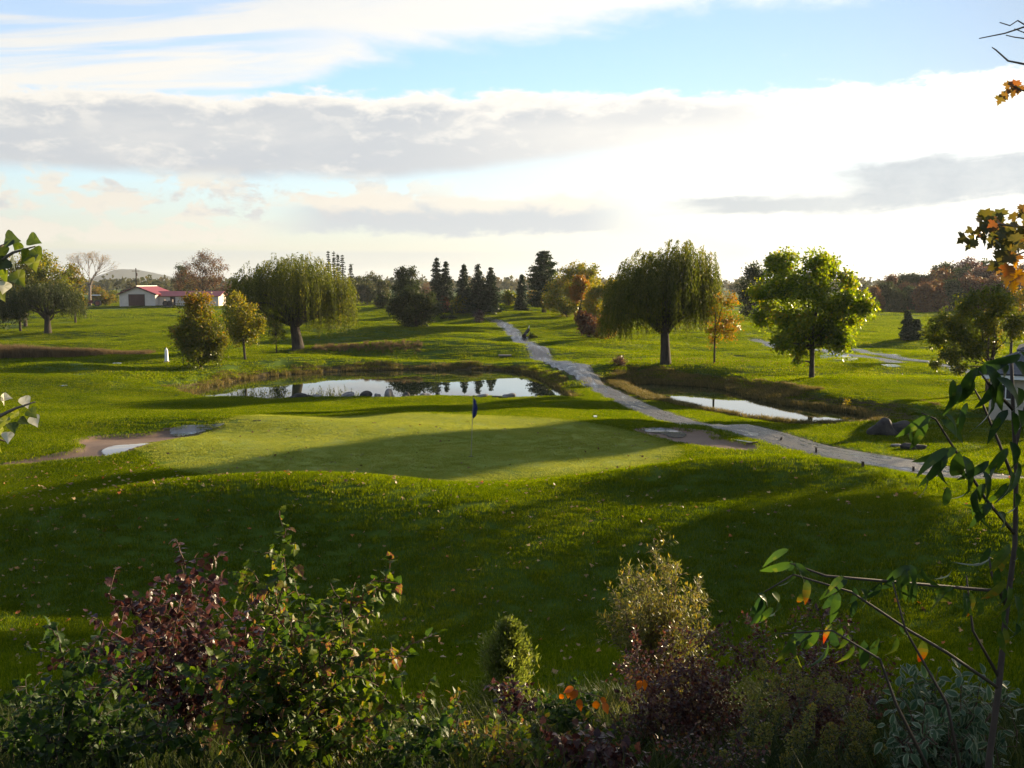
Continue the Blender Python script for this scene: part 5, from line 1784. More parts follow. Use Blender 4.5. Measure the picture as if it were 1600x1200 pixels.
def tips_px(L, d0, d1, seed):
    rg = np.random.default_rng(seed)
    return [at_y(px, py, rg.uniform(d0, d1)) for px, py in L]


STEM_RED = plain('red_brown_stem', (.085, .038, .026), .6, .3, 20)
STEM_DARK = plain('dark_stem', (.040, .028, .022), .7, .3, 20)
STEM_GREEN = plain('green_stem', (.060, .070, .022), .6, .3, 20)
M_NINE = leaf_mat('dark_red_leaf', [(0, (.016, .009, .010)), (.4, (.045, .018, .017)), (.75, (.09, .032, .022)), (1, (.14, .062, .034))], .35, .05, .35)
M_CURR = leaf_mat('currant_leaf', [(0, (.014, .030, .010)), (.4, (.042, .072, .010)), (.7, (.090, .118, .014)), (.88, (.16, .14, .022)), (1, (.12, .05, .03))], .48, .022, .42)
M_CHERRY = leaf_mat('cherry_leaf', [(0, (.014, .030, .010)), (.5, (.038, .068, .012)), (.75, (.095, .105, .018)), (.9, (.19, .09, .018)), (1, (.20, .040, .020))], .45, .045, .38)
M_MAPLE = leaf_mat('near_maple_leaf', [(0, (.045, .050, .012)), (.4, (.095, .070, .018)), (.7, (.18, .065, .026)), (1, (.34, .17, .02))], .5, .05, .35)
M_COTTON = leaf_mat('cottonwood_leaf', [(0, (.026, .038, .012)), (.4, (.060, .085, .014)), (.7, (.15, .165, .022)), (.8, (.30, .29, .20)), (1, (.46, .44, .36))], .45, .06, .3)
M_VARI = leaf_mat('variegated_leaf', [(0, (.030, .062, .028)), (.45, (.050, .085, .034)), (.7, (.12, .15, .075)), (1, (.20, .22, .13))], .35, .04, .4)
M_OR = leaf_mat('bright_orange_leaf', [(0, (.25, .07, .015)), (1, (.50, .14, .02))], .5, .05, .35)
M_BARB = leaf_mat('barberry_leaf', [(0, (.026, .012, .012)), (.5, (.070, .026, .022)), (.85, (.13, .050, .030)), (1, (.16, .10, .03))], .35, .06, .3)
M_SALIX = leaf_mat('willow_shrub_leaf', [(0, (.055, .062, .014)), (.5, (.13, .13, .028)), (.85, (.23, .19, .04)), (1, (.28, .15, .03))], .45, .035, .38)
M_WEED = leaf_mat('weed_leaf', [(0, (.010, .018, .005)), (.5, (.026, .040, .009)), (.85, (.055, .060, .014)), (1, (.10, .075, .022))], .45, .02, .45, inst=.3)

V_NINE = variants(CURRANT, M_NINE, [.1, .25, .4, .5, .65, .85], .052, cup=.2, droop=.3)
V_CURR = variants(CURRANT, M_CURR, [.15, .3, .4, .5, .6, .7, .85, .97], .057, cup=.30, droop=.34)
V_CURD = variants(CURRANT, M_CURR, [.0, .12, .22, .32, .45], .054, cup=.30, droop=.34)
V_CHER = variants('strip', M_CHERRY, [.1, .22, .35, .45, .6, .75], .132, W=.036, droop=.8, fold=.32, seg=8, wave=.06, grad=.22)
V_CHRED = variants('strip', M_CHERRY, [.8, .9], .105, W=.034, droop=.5, fold=.3, seg=7, wave=.05, grad=.6)
V_MAP = variants(MAPLE, M_MAPLE, [.05, .2, .35, .5, .65, .95], .080, cup=.10, droop=.25)
V_COT = variants(POPLAR, M_COTTON, [.1, .3, .45, .65, 1.0], .054, cup=.10, droop=.12)
V_VAR = variants('strip', M_VARI, [.1, .25, .35], .075, W=.038, droop=.25, fold=.2, seg=5, edge=.55)
V_OR = variants(OVAL, M_OR, [.1, .5, .9], .085, cup=.15, droop=.35)
V_SAL = variants('strip', M_SALIX, [.15, .35, .5, .65, .85], .055, W=.013, droop=.15, fold=.2, seg=2)
V_BARB = variants(OVAL, M_BARB, [.1, .3, .5, .7, .95], .030, cup=.2, droop=.2)
V_MIX = variants(OVAL, M_CURR, [.2, .4, .6, .75, .9, 1.0], .052, cup=.15, droop=.3)

# ---- left: purple-leaved shrub and the green currant shrub in front of it
def gpt(x, y): return (x, y, hz(x, y))
shrub('ninebark_shrub', gpt(-2.55, 7.7), tips_px([(275, 842), (181, 890), (346, 902), (240, 925), (310, 930), (152, 968), (400, 930), (215, 960), (283, 880), (365, 962), (128, 1010), (430, 965), (260, 990), (330, 1000), (190, 1030), (110, 1060), (400, 1010), (470, 990)], 7.0, 8.3, 1),
      V_NINE, STEM_RED, 'dark red-leaved shrub with upright shoots at the lower left', 'shrub', 301, .009, 11, .42, .036, (.7, 1.25), droop=.45)
shrub('currant_shrub', gpt(-1.55, 6.1), tips_px([(461, 848), (626, 912), (405, 915), (598, 945), (520, 965), (478, 935), (560, 940), (640, 1010), (440, 890), (360, 1010), (672, 1090), (310, 1060), (545, 1010), (600, 1060), (420, 1040), (500, 1090), (580, 1130), (650, 1160), (380, 1120), (460, 1160), (540, 1170), (690, 1150)], 5.2, 6.6, 2),
      V_CURR, STEM_RED, 'green leafy shrub glinting in the sun in front of the dark red shrub', 'shrub', 302, .008, 16, .36, .034, (.42, 1.25), vprob=[.12, .15, .17, .16, .13, .11, .07, .09], droop=.45, up=.05)
shrub('currant_shrub', gpt(-2.75, 5.9), tips_px([(88, 978), (160, 990), (40, 1060), (205, 1015), (120, 1065), (15, 1120), (235, 1090), (60, 1130), (160, 1120), (280, 1130), (200, 1160), (100, 1175), (320, 1170), (0, 1170)], 5.2, 6.4, 3),
      V_CURD, STEM_DARK, 'dark green shaded shrub in the bottom left corner', 'shrub', 303, .008, 14, .32, .035, (.42, 1.2), droop=.45)
# ---- bottom centre: low mixed growth
for k, (bx_, L, lab, var, vp) in enumerate([
        (-.35, [(690, 1110), (720, 1080), (740, 1125), (705, 1150), (760, 1160), (770, 1120)], 'low tangle of small green and reddish leaves right of the green currant shrub', V_MIX, None),
        (.15, [(790, 1125), (830, 1110), (860, 1140), (815, 1160), (880, 1165)], 'low yellow-green plant in the middle of the bottom edge', V_MIX, None),
        (-.02, [(800, 1060), (780, 1075), (820, 1070), (845, 1085)], 'small dark red shrub in front of the little cedar', V_NINE, None),
        (.75, [(930, 1120), (960, 1130), (900, 1140), (940, 1160), (985, 1165)], 'low green plant under the bright orange leaves', V_MIX, None)]):
    d_ = (6.4, 6.2, 8.6, 6.6)[k]
    shrub('low_plant', gpt(bx_, d_), tips_px(L, d_ - .4, d_ + .4, 310 + k), var, STEM_DARK, lab, 'plant', 320 + k, .005, 8, .22, .034, (.6, 1.1), keep=120, droop=.3)

for k, (bx_, d_, L, lab, var) in enumerate([
        (-.75, 5.6, [(640, 1120), (600, 1150), (660, 1175), (690, 1130), (720, 1160), (625, 1185)], 'dark low shrub under the right side of the green currant shrub', V_CURD),
        (.05, 5.5, [(740, 1150), (780, 1165), (815, 1150), (850, 1170), (760, 1190), (830, 1190), (790, 1140)], 'low leafy plant with red tints at the very bottom of the middle', V_MIX),
        (.6, 5.6, [(890, 1160), (920, 1150), (950, 1165), (980, 1175), (900, 1190), (940, 1190), (870, 1150)], 'low plant below the bright orange leaves at the bottom edge', V_NINE),
        (.35, 7.9, [(850, 1085), (880, 1100), (910, 1110), (860, 1120), (930, 1090), (895, 1075)], 'dark rounded low shrub between the cedar and the orange leaves', V_CURD),
        (1.3, 5.3, [(1080, 1150), (1120, 1165), (1150, 1150), (1040, 1170), (1180, 1175), (1100, 1185)], 'low dark red plant under the goldenrod at the bottom edge', V_BARB)]):
    shrub('low_plant', gpt(bx_, d_), tips_px(L, d_ - .35, d_ + .35, 410 + k), var, STEM_DARK, lab, 'plant', 420 + k, .005, 12, .22, .028, (.6, 1.1), keep=90, droop=.3, fan=.18)

# ---- little cedar
b = G(792, 1112); s = mpp(b); rg3 = np.random.default_rng(330)
root = empty('cedar_sapling', b, 'small pyramid-shaped cedar standing on the shaded slope', 'tree')
H = 152 * s; mb = MB(); mb.tube([(0, 0, -.1), (.01, 0, H * .5), (0, 0, H * .97)], [.035, .022, .006], 6)
P, A, T = [], [], []
for k in range(130):
    f = rg3.uniform(0.02, 1) ** .9; a = rg3.uniform(0, 6.283)
    rr = (56 * s) * np.interp(f, [0, .12, .3, .6, .85, 1], [.7, 1, .9, .58, .25, .06]) * rg3.choice([.55, .75, .95, 1.3], p=[.25, .3, .3, .15])
    z0 = H * f * .93
    e = np.array([math.cos(a) * rr, math.sin(a) * rr, z0 + rr * rg3.uniform(.25, .75)])
    Q = limb_path((0, 0, z0), e, rg3, -.1, 5)
    mb.tube(Q, np.linspace(.007, .002, 5), 3)
    for t in np.linspace(.35, 1.08, 9):
        c = np.array([0, 0, z0]) * (1 - t) + e * t; n = 11
        P.append(c + rg3.normal(0, .05, (n, 3)) * np.array([1, 1, .8])); A.append(np.tile([math.cos(a) * .6, math.sin(a) * .6, .8], (n, 1))); T.append(np.clip(rg3.normal(.35 + .35 * (t - .5), .15, n), 0, 1))
P, A, T = np.concatenate(P), np.concatenate(A), np.concatenate(T)
V, F = leaf_faces(P, .075, rg3, .24, A, .5)
M_CEDAR = leaf_mat('cedar_spray', [(0, (.050, .075, .015)), (.5, (.125, .150, .028)), (1, (.22, .21, .045))], .5, .04, .4)
obj('crown', np_mesh('crown', V, F, T, [M_CEDAR]), root); mb.build('trunk', BARK_DARK, root)

# ---- fine-leaved willow shrub
shrub('willow_shrub', gpt(1.65, 10.9), tips_px([(1022, 852), (1000, 880), (1045, 880), (975, 905), (1070, 895), (955, 930), (1095, 915), (1108, 935), (985, 885), (1060, 880), (1010, 900), (1085, 930), (940, 975), (1110, 960), (1030, 920), (965, 960), (1000, 940), (1050, 950), (1080, 970), (1020, 965), (990, 990), (1060, 1000)], 10.4, 11.5, 4),
      V_SAL, STEM_RED, 'airy fine-leaved shrub glowing yellow-green on the shaded slope', 'shrub', 304, .007, 24, .40, .015, (.9, 1.45), droop=.1, up=.35, single=False, leaf_from=.2)
# ---- barberry
shrub('barberry_shrub', gpt(1.35, 7.4), tips_px([(960, 1040), (1000, 1010), (1040, 1000), (1080, 990), (1120, 985), (1160, 1005), (1190, 1030), (1020, 1060), (1060, 1040), (1100, 1050), (1150, 1060), (980, 1100), (1030, 1110), (1090, 1110), (1140, 1120), (1190, 1100), (960, 1150), (1010, 1160), (1070, 1160), (1130, 1170)], 6.9, 7.9, 5),
      V_BARB, STEM_RED, 'dense dark red shrub with tiny glinting leaves at the bottom centre', 'shrub', 305, .006, 22, .34, .014, (.7, 1.25), droop=.2, up=.15, single=False)
shrub('barberry_shrub', gpt(2.15, 6.7), tips_px([(1190, 990), (1250, 965), (1290, 960), (1330, 985), (1220, 1020), (1270, 1010), (1310, 1030), (1370, 1010), (1400, 1040), (1230, 1080), (1290, 1090), (1350, 1080)], 6.4, 7.3, 6),
      V_BARB, STEM_RED, 'loose reddish shrub with glinting tips behind the goldenrod', 'shrub', 306, .005, 18, .32, .015, (.7, 1.2), droop=.2, up=.15, single=False)
# ---- orange-leaved stems
def leaf_list(root, items, var, seed, base):
    """items: (px, py, depth, direction px dx, dy, scale, variant)"""
    rg = np.random.default_rng(seed)
    P, A, N, S, vi = [], [], [], [], []
    for px, py, d, ax, ay, sc, v in items:
        P.append(at_y(px, py, d) - base)
        A.append(np.array([ax, rg.uniform(-.5, .3), -ay])); N.append(np.array([rg.uniform(-.4, .4), -.8, .6]) + rg.normal(0, .35, 3))
        S.append(sc); vi.append(v)
    put_leaves(root, np.array(P), np.array(A, float), np.array(N), np.array(S), var, np.array(vi), len(P))

b = np.array(gpt(.75, 6.9))
root = empty('orange_leaved_stem', b, 'arching stem tipped with bright orange leaves at the bottom centre', 'plant')
mb = MB(); mb.tube([(.1, 0, -.1), at_y(985, 1180, 6.8) - b, at_y(965, 1130, 6.7) - b, at_y(935, 1088, 6.6) - b, at_y(895, 1078, 6.6) - b], [.006, .006, .005, .004, .002], 5)
mb.build('stem', STEM_RED, root)
leaf_list(root, [(902, 1078, 6.6, -.5, .6, 1, 0), (890, 1076, 6.6, -.2, 1, .9, 1), (896, 1074, 6.6, -1, .3, .9, 2), (906, 1092, 6.6, -.1, 1, 1, 0), (930, 1095, 6.6, .2, 1, 1, 2), (942, 1098, 6.6, .5, .7, 1, 2), (880, 1085, 6.6, -.5, .8, .7, 1), (938, 1092, 6.6, .9, .5, .8, 1)], V_OR, 331, b)
b = np.array(gpt(1.0, 7.3))
root = empty('orange_leaved_stem', b, 'short stem with two orange leaves above the dense dark red shrub', 'plant')
mb = MB(); mb.tube([(0, 0, -.1), at_y(1020, 1140, 7.2) - b, at_y(1003, 1060, 7.0) - b], [.005, .004, .002], 5); mb.build('stem', STEM_RED, root)
leaf_list(root, [(1000, 1062, 7, -.2, 1, .9, 1), (1006, 1062, 7, .3, 1, 1, 2), (1010, 1058, 7, .9, .5, .7, 0)], V_OR, 332, b)

# ---- goldenrod: plumed stems with narrow leaves
V_GR = variants('strip', M_WEED, [.25, .45, .6, .8], .085, W=.014, droop=.3, fold=.1, seg=3)
def goldenrod(name, base, tip, label, seed, group):
    rg = np.random.default_rng(seed)
    base = np.array(base); root = empty(name, base, label, 'plant', group)
    e = np.array(tip) - base
    Q = limb_path((0, 0, -.05), e, rg, .04, 8)
    mb = MB(); mb.tube(Q, np.linspace(.006, .002, 8), 5); mb.build('stem', STEM_GREEN, root)
    L = np.linalg.norm(e); n = int(L / .013)
    f = rg.uniform(.15, .97, n)
    P = np.stack([np.interp(f * 7, range(8), Q[:, c]) for c in range(3)], -1)
    a = rg.uniform(0, 6.283, n)
    A = np.stack([np.cos(a), np.sin(a), rg.uniform(.0, .6, n)], -1)
    put_leaves(root, P, A, np.tile([0, 0, 1.0], (n, 1)) + rg.normal(0, .3, (n, 3)), rg.uniform(.6, 1.2, n) * (1.15 - f * .6), V_GR, rg.integers(0, 4, n), 24)
    m_ = 260; f = rg.uniform(.80, 1.02, m_)
    C = np.stack([np.interp(np.minimum(f, 1) * 7, range(8), Q[:, c]) for c in range(3)], -1)
    r = .055 * np.sin(np.clip((1.05 - f) / .27, 0, 1) * 2.4)
    u_ = unit(rg, m_)
    V, F = leaf_faces(C + u_ * r[:, None] + np.array([0, 0, -.02]), .020, rg, .5)
    obj('plume', np_mesh('plume', V, F, np.clip(rg.normal(.55, .2, m_), 0, 1), [M_SALIX]), root)
rg4 = np.random.default_rng(340)
k = 0
for px, py in [(1165, 1060), (1190, 1030), (1215, 1055), (1240, 1035), (1262, 1060), (1290, 1050), (1175, 1100), (1225, 1095), (1270, 1100), (1315, 1070), (1345, 1090), (1200, 1130), (1250, 1140), (1300, 1130), (1150, 1140), (1360, 1130),
               (1185, 1165), (1235, 1175), (1285, 1170), (1335, 1160), (1380, 1165), (1330, 1115), (1400, 1110), (1130, 1175)]:
    d = rg4.uniform(5.4, 6.4)
    t_ = at_y(px, py, d); g_ = gpt(t_[0] + rg4.normal(0, .1), d + rg4.normal(.05, .1))
    goldenrod('goldenrod_plant', g_, t_, 'feathery goldenrod stem in the patch left of the variegated shrub', 341 + k, 'goldenrod stems at the lower right'); k += 1

# ---- variegated dogwood
shrub('variegated_dogwood', gpt(2.45, 5.5), tips_px([(1405, 1075), (1430, 1060), (1465, 1050), (1500, 1045), (1540, 1055), (1420, 1110), (1460, 1100), (1500, 1100), (1550, 1095), (1580, 1080), (1440, 1150), (1490, 1150), (1540, 1150), (1590, 1140), (1400, 1150), (1480, 1190)], 5.1, 5.9, 7),
      V_VAR, STEM_RED, 'shrub with white-edged grey-green leaves at the lower right', 'shrub', 307, .006, 8, .26, .036, (.7, 1.25), droop=.35, up=.1)

# ---- cherry sapling at the right: thin dark stem, long drooping leaves
b = np.array(gpt(1.62, 3.2))
CH = empty('cherry_sapling', b, 'tall sapling with a thin dark stem and long drooping leaves at the right', 'tree')
def pl(L, d): return [at_y(px, py, d + (dd if False else 0)) - b for px, py in L for dd in (0,)]
mb = MB()
main = [(0, 0, -.1)] + [at_y(px, py, 3.1) - b for px, py in [(1545, 1190), (1560, 1080), (1572, 960), (1586, 850), (1588, 740), (1583, 640), (1580, 560)]]
mb.tube(main, np.linspace(.012, .005, len(main)), 7)
BR = [([(1586, 835), (1540, 780), (1500, 715), (1462, 655), (1440, 645)], 3.05), ([(1587, 760), (1560, 690), (1535, 630), (1515, 595)], 3.15), ([(1560, 1075), (1480, 1020), (1420, 985), (1330, 925), (1240, 898), (1195, 925)], 3.0),
      ([(1572, 950), (1550, 900), (1545, 870)], 3.1), ([(1500, 1200), (1480, 1100), (1415, 985), (1395, 910)], 2.95), ([(1583, 640), (1545, 600), (1530, 580)], 3.0), ([(1560, 1060), (1520, 985), (1510, 900)], 3.1),
      ([(1330, 925), (1290, 900), (1235, 880)], 3.0), ([(1450, 1200), (1400, 1100), (1375, 1030), (1300, 985), (1220, 990)], 2.9), ([(1585, 700), (1600, 640), (1620, 600)], 3.2)]
for L, d in BR:
    Q = [at_y(px, py, d) - b for px, py in L]
    if L[0][1] < 1150: Q[0] = np.array([np.interp(-L[0][1], [-1190, -1080, -960, -850, -740, -640, -560], [m_[c] for m_ in main[1:]]) for c in range(3)])
    mb.tube(Q, np.linspace(.006, .0022, len(Q)), 5)
mb.build('stem', STEM_DARK, CH, smooth_=True)
LV = []
def lv(px, py, ax, ay, sc=1.0, v=None, d=3.0):
    LV.append((px, py, d, ax, ay, sc, rg4.integers(0, 6) if v is None else v))
# upper cluster
for a_ in [(1528, 575, -.6, .9, 1.2), (1520, 590, -.2, 1.0, 1.1), (1540, 570, .6, .8, 1.1), (1560, 565, .8, .6, 1.2), (1580, 560, -.8, .35, 1.2), (1585, 565, .8, .5, 1.2), (1500, 640, .3, 1, .9), (1455, 650, -.9, .45, 1.0), (1470, 655, .8, .5, .95),
           (1448, 655, -.4, 1, 1.0), (1495, 700, -.9, .4, 1.1), (1478, 705, -.5, 1, 1.15), (1498, 705, .1, 1, 1.55), (1470, 712, -.25, 1.1, 1.1), (1505, 712, .5, .9, 1.1), (1535, 735, .5, .8, .95), (1545, 720, -.8, .7, .9), (1540, 755, -.7, .9, 1.0),
           (1525, 765, -.2, 1, 1.25), (1550, 785, -.7, .6, .9), (1560, 800, .8, .5, .9), (1578, 690, .6, .8, 1.1), (1575, 700, -.7, .8, 1.0), (1590, 720, .4, 1, 1.2), (1585, 770, .6, .9, 1.1), (1590, 640, .7, .8, 1.2), (1575, 640, -.8, .7, 1.0), (1590, 605, .5, .8, 1.1),
           (1500, 600, -.4, .9, .9), (1550, 620, .2, 1, 1.0), (1560, 590, -.3, 1, 1.1), (1480, 760, .1, 1, .9)]:
    lv(a_[0], a_[1], a_[2], a_[3], a_[4] * .80, rg4.integers(0, 4))
# middle of the stem, yellowing
for a_ in [(1578, 850, -.7, .8, .9, 4), (1575, 860, -.4, 1, 1.0, 5), (1590, 855, .5, 1, 1.0, 3), (1570, 905, -.5, 1.0, 1.0, 5), (1575, 915, .2, 1, 1.05, 4), (1565, 985, -.2, 1, .9, 4), (1568, 980, .3, 1, .9, 5), (1548, 870, -.5, .9, .9, 3), (1585, 930, .5, .9, 1., 3)]:
    lv(a_[0], a_[1], a_[2], a_[3], a_[4] * .8, a_[5])
# the long left branch
for a_ in [(1238, 880, -.9, .3, 1.0), (1245, 885, .7, .6, .8), (1240, 890, .1, 1, .9), (1195, 930, -.6, 1, 1.0), (1190, 935, .0, 1, 1.1), (1215, 940, .3, 1, 1.0), (1205, 925, .8, .5, .9), (1325, 905, -.8, .35, 1.0), (1335, 918, .2, 1, .9), (1310, 925, -.3, 1, 1.05), (1345, 920, .7, .6, .9),
           (1378, 910, -.6, .8, .9), (1400, 905, .5, .8, 1.0), (1395, 900, -.2, 1, 1.0), (1425, 885, -.7, .3, 1.0), (1440, 888, .3, 1, 1.05), (1415, 890, -.2, 1, 1.0), (1240, 990, -.3, 1, 1.1), (1280, 985, -.6, .9, 1.1), (1300, 985, .2, 1, 1.1), (1325, 990, -.2, 1, 1.3), (1350, 1000, .0, 1, 1.2),
           (1375, 1000, -.5, 1, 1.0), (1400, 995, .1, 1, 1.0), (1260, 985, -.9, .3, 1.0), (1490, 920, -.4, 1, .9), (1505, 925, .4, 1, .9), (1480, 925, -.9, .5, .8), (1530, 940, .3, 1, .9)]:
    lv(a_[0], a_[1], a_[2], a_[3], a_[4] * .74, rg4.integers(0, 5))
LV = LV + [(px + rg4.normal(0, 14), py + rg4.normal(0, 10), d + rg4.normal(0, .06), ax + rg4.normal(0, .35), ay, sc * rg4.uniform(.6, .95), int(rg4.integers(0, 5))) for (px, py, d, ax, ay, sc, v) in LV if rg4.uniform() < .75]
leaf_list(CH, LV, V_CHER, 350, b)
leaf_list(CH, [(1442, 1000, 3.0, .05, 1, .95, 1), (1262, 905, 3.0, -.2, 1, .75, 0), (1255, 925, 3, -.2, 1, .6, 0), (1515, 925, 3.1, .2, 1, .8, 0), (1300, 975, 2.95, -.6, .6, .6, 1)], V_CHRED, 351, b)

# ---- cottonwood at the left: trunk outside the picture, two leafy shoots inside
b = np.array(gpt(-3.3, 3.6))
CT = empty('cottonwood_tree', b, 'pale glossy cottonwood leaves hanging in at the left edge', 'tree')
mb = MB(); mb.tube([(0, 0, -.2), (.05, -.1, 1.2), (0, -.2, 2.6), (-.2, -.2, 4.5)], [.14, .12, .10, .06], 8)
for L in ([(-420, 540), (-150, 470), (-20, 420), (20, 395), (55, 385)], [(-150, 470), (-30, 400), (15, 378)], [(-420, 640), (-150, 660), (-10, 655), (25, 638), (55, 628)], [(-150, 660), (-20, 680), (10, 690)]):
    Q = [at_y(px, py, 3.0) - b for px, py in L]
    if L[0][0] < -400: Q[0] = np.array([0.0, -.15, (2.2 if L[0][1] < 600 else 1.6)])
    mb.tube(Q, np.linspace(.012, .002, len(Q)), 5)
mb.build('trunk', BARK_GREY, CT, smooth_=True)
leaf_list(CT, [(8, 372, 3, .9, .15, 1.0, 0), (44, 372, 3, .9, .3, .85, 1), (52, 388, 3, .35, .5, .8, 2), (2, 385, 3, -.1, 1, .9, 1), (20, 398, 3, -.15, 1, 1.0, 0), (22, 425, 3, .5, .8, 1.0, 3), (50, 400, 3, .3, .8, 1.0, 3), (48, 392, 3, -.5, .9, .9, 2),
                (4, 420, 3, .1, 1, .9, 2), (8, 440, 3, -.3, .9, .8, 4), (30, 378, 3, -.5, .6, .7, 1), (-6, 450, 3, .5, .9, .9, 3), (12, 405, 3, -.7, .8, .9, 0)], V_COT, 352, b)
leaf_list(CT, [(36, 620, 3, .3, .9, .75, 4), (5, 630, 3, .2, -.6, .8, 4), (28, 640, 3, -.6, .6, .8, 3), (45, 640, 3, .5, .5, .7, 2), (50, 650, 3, .3, .9, .75, 4), (10, 650, 3, -.4, .9, .8, 3), (18, 660, 3, .4, .9, .7, 1), (12, 675, 3, .2, 1, .7, 4), (0, 665, 3, -.3, 1, .8, 3), (-4, 690, 3, .3, .9, .7, 3), (30, 655, 3, .7, .4, .6, 0), (2, 620, 3, .8, .1, .6, 4)], V_COT, 353, b)

# ---- maple at the right edge: trunk outside the picture, leafy tips and bare twigs inside
b = np.array(gpt(4.4, 4.9))
MP = empty('maple_tree', b, 'maple twigs with red and orange leaves hanging in at the right edge', 'tree')
mb = MB(); mb.tube([(0, 0, -.2), (0, .05, 1.5), (.1, .1, 3.2), (.3, .1, 6)], [.15, .13, .11, .07], 8)
def branch(L, z0, d=4.0, r=.012):
    Q = [np.array([.1, .1, z0])] + [at_y(px, py, d) - b for px, py in L]
    mb.tube(Q, np.linspace(r, min(r, .002), len(Q)), 5)
branch([(1750, 300), (1640, 340), (1600, 355), (1560, 350), (1520, 365)], 2.3)
branch([(1640, 340), (1610, 390), (1585, 400), (1570, 420)], 2.35, 4.0, .006)
branch([(1750, 120), (1640, 150), (1595, 140), (1575, 130)], 3.0)
branch([(1780, 60), (1660, 105), (1600, 100), (1575, 95), (1556, 78), (1550, 74)], 3.1, 4.0, .007)
branch([(1780, 20), (1660, 50), (1600, 42), (1570, 52), (1530, 60)], 3.2, 4.0, .007)
branch([(1640, 46), (1600, 60), (1585, 58), (1572, 55)], 3.25, 4.0, .0035); branch([(1610, 44), (1590, 32), (1578, 40), (1562, 35)], 3.25, 4.0, .0035); branch([(1620, 60), (1598, 50), (1585, 45)], 3.2, 4.0, .003)
# upper boughs outside the picture
rg5 = np.random.default_rng(360)
bough = []
for k in range(9):
    e = np.array([rg5.uniform(-.3, 3.0), rg5.uniform(-1.5, 2.5), rg5.uniform(3.0, 6.5)])
    mb.tube(limb_path((.1, .1, rg5.uniform(1.8, 4)), e, rg5, .08, 5), np.linspace(.04, .01, 5), 5); bough.append(e)
mb.build('trunk', BARK_GREY, MP, smooth_=True)
items = []
for px, py, n, sp in [(1545, 348, 16, 20), (1572, 362, 18, 22), (1522, 368, 9, 12), (1595, 365, 13, 18), (1580, 395, 11, 12), (1590, 340, 6, 14), (1570, 412, 5, 8), (1556, 336, 7, 10)]:
    for _ in range(n):
        items.append((px + rg5.normal(0, sp * .55), py + rg5.normal(0, sp * .5), 4.0 + rg5.normal(0, .12), rg5.uniform(-1, .6), rg5.uniform(.1, 1), rg5.uniform(.40, .72), int(rg5.choice(6, p=[.28, .26, .2, .14, .08, .04]))))
for px, py in [(1585, 405), (1578, 418), (1590, 422), (1572, 428), (1596, 430), (1583, 440), (1594, 412)]:
    items.append((px, py, 4.0, rg5.uniform(-.6, .4), 1, rg5.uniform(.5, .75), 5))
for px, py, v in [(1578, 128, 3), (1588, 126, 4), (1570, 142, 3), (1566, 150, 2), (1584, 138, 3), (1594, 134, 3), (1598, 320, 3), (1600, 330, 2)]:
    items.append((px, py, 4.0, rg5.uniform(-.8, .2), .9, .5, v))
leaf_list(MP, items, V_MAP, 361, b)
P = np.concatenate([e + rg5.normal(0, .5, (160, 3)) for e in bough])
w_ = P + b; P = P[((w_[:, 0] / w_[:, 1] > .62) & (w_[:, 1] > .5)) | (w_[:, 1] < -.4)]
V, F = leaf_faces(P, .10, rg5, .9)
obj('crown', np_mesh('crown', V, F, np.clip(rg5.normal(.4, .2, len(F)), 0, 1), [M_MAPLE]), MP)

# ---- weeds and tall grass on the slope below the camera
WEED_STOPS = M_WEED
T6 = tuft('weed_tuft', 34, .22, .12, .36, .010, .8, 6, M_WEED)
T7 = tuft('weed_tuft', 14, .12, .30, .55, .006, .45, 7, M_SALIX)
rgw2 = np.random.default_rng(370)
x, y = wedge(9000, 3.2, 12.8, rgw2, .75)
k = (y < 10.6 + 1.3 * np.sin(x * .8) + np.clip(x, -3, 3) * .35)
x, y = x[k], y[k]
scatter('undergrowth', np.stack([x, y, terrain(x, y)], -1), rgw2.uniform(.6, 1.2, len(x)), T6, 9)
x, y = rgw2.uniform(.2, 1.5, 60), rgw2.uniform(9.3, 11.2, 60)
scatter('tall_grass', np.stack([x, y, terrain(x, y)], -1), rgw2.uniform(.6, 1.1, 60), T7, 10)
x, y = wedge(16000, 7, 12.6, rgw2, .7)
scatter('lawn_grass', np.stack([x, y, terrain(x, y)], -1), rgw2.uniform(.9, 1.4, len(x)), T1, 12)

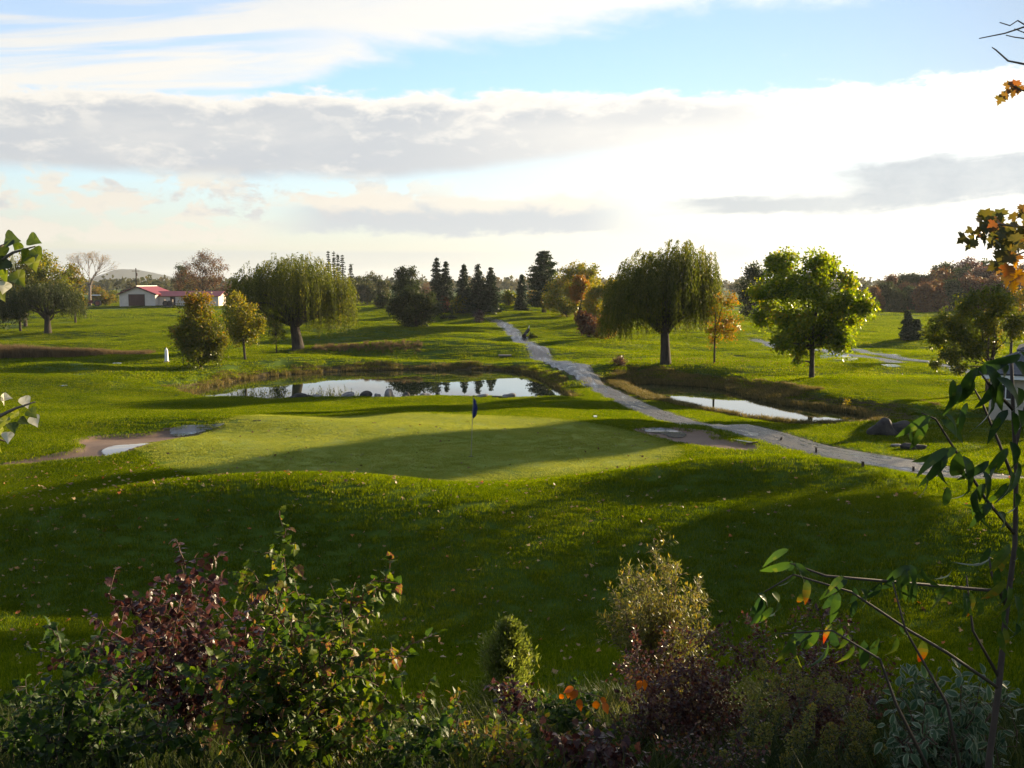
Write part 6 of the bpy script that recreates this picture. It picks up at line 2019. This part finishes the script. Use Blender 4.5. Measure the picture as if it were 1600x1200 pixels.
# ---- fallen leaves
M_FALL = leaf_mat('fallen_leaf', [(0, (.070, .035, .018)), (.3, (.16, .085, .035)), (.6, (.30, .19, .075)), (.85, (.36, .27, .12)), (1, (.40, .12, .03))], .25, .05, .4)
x, y = wedge(5200, 12.5, 34, rgw2, .66)
p_ = np.interp(x / y, [-.6, -.3, -.1, .2, .6], [1, .95, .55, .28, .18]) * np.interp(y, [12, 26, 34], [.8, 1, .6])
k = (rgw2.uniform(size=len(x)) < p_) & (sdf(GREEN, x, y) > 0)
x, y = x[k], y[k]
x2, y2 = wedge(900, 33, 48, rgw2, .5); k = (sdf(GREEN, x2, y2) < -.1) & (rgw2.uniform(size=len(x2)) < np.interp(y2, [32, 37, 46], [1, .7, .15]))
x2, y2 = x2[k], y2[k]
x3, y3 = rgw2.normal(11, 6, 700), rgw2.normal(78, 5, 700)
x3_, y3_ = rgw2.normal(17, 3, 300), rgw2.normal(77, 3, 300)
x3, y3 = np.append(x3, x3_), np.append(y3, y3_); k = lawn_mask(x3, y3); x3, y3 = x3[k], y3[k]
X_a, Y_a = np.concatenate([x, x2, x3]), np.concatenate([y, y2, y3])
lift = np.concatenate([np.full(len(x), .065), np.full(len(x2), .04), np.full(len(x3), .08)])
P = np.stack([X_a, Y_a, terrain(X_a, Y_a, False) + lift], -1)
n = len(P)
a = rgw2.uniform(0, 6.283, n)
A = np.stack([np.cos(a), np.sin(a), rgw2.normal(0, .45, n)], -1)
N = np.tile([0, 0, 1.0], (n, 1)) + rgw2.normal(0, .4, (n, 3))
M = frames(A, N)
Vl, Fl, _ = fan_leaf(MAPLE, .095, .25, .2, 3)
S = rgw2.uniform(.5, 1.15, n)
W = np.einsum('nij,vj->nvi', M * S[:, None, None], Vl) + P[:, None, :]
FF = (Fl[None] + (np.arange(n) * len(Vl))[:, None, None]).reshape(-1, 3)
t = np.concatenate([np.clip(rgw2.normal(.6, .26, len(x)), 0, 1), np.clip(rgw2.normal(.1, .1, len(x2)), 0, 1), np.clip(rgw2.normal(.3, .2, len(x3)), 0, 1)])
obj('fallen_leaves', np_mesh('fallen_leaves', W.reshape(-1, 3), FF, np.repeat(t, len(Fl)), [M_FALL]), kind='stuff')

# ================================================================== HAZE
HAZE = .9e-4
hm = bpy.data.materials.new('haze_air'); hm.use_nodes = True
hn = hm.node_tree; hn.nodes.clear()
ho = hn.nodes.new('ShaderNodeOutputMaterial'); pv = hn.nodes.new('ShaderNodeVolumePrincipled')
pv.inputs['Color'].default_value = (.86, .92, 1.0, 1)
pv.inputs['Density'].default_value = HAZE
pv.inputs['Anisotropy'].default_value = .3
hn.links.new(pv.outputs[0], ho.inputs['Volume'])
mb = MB(); mb.box(-3800, 3800, -60, 4400, -12, 52)
mb.build('haze', hm, kind='stuff')
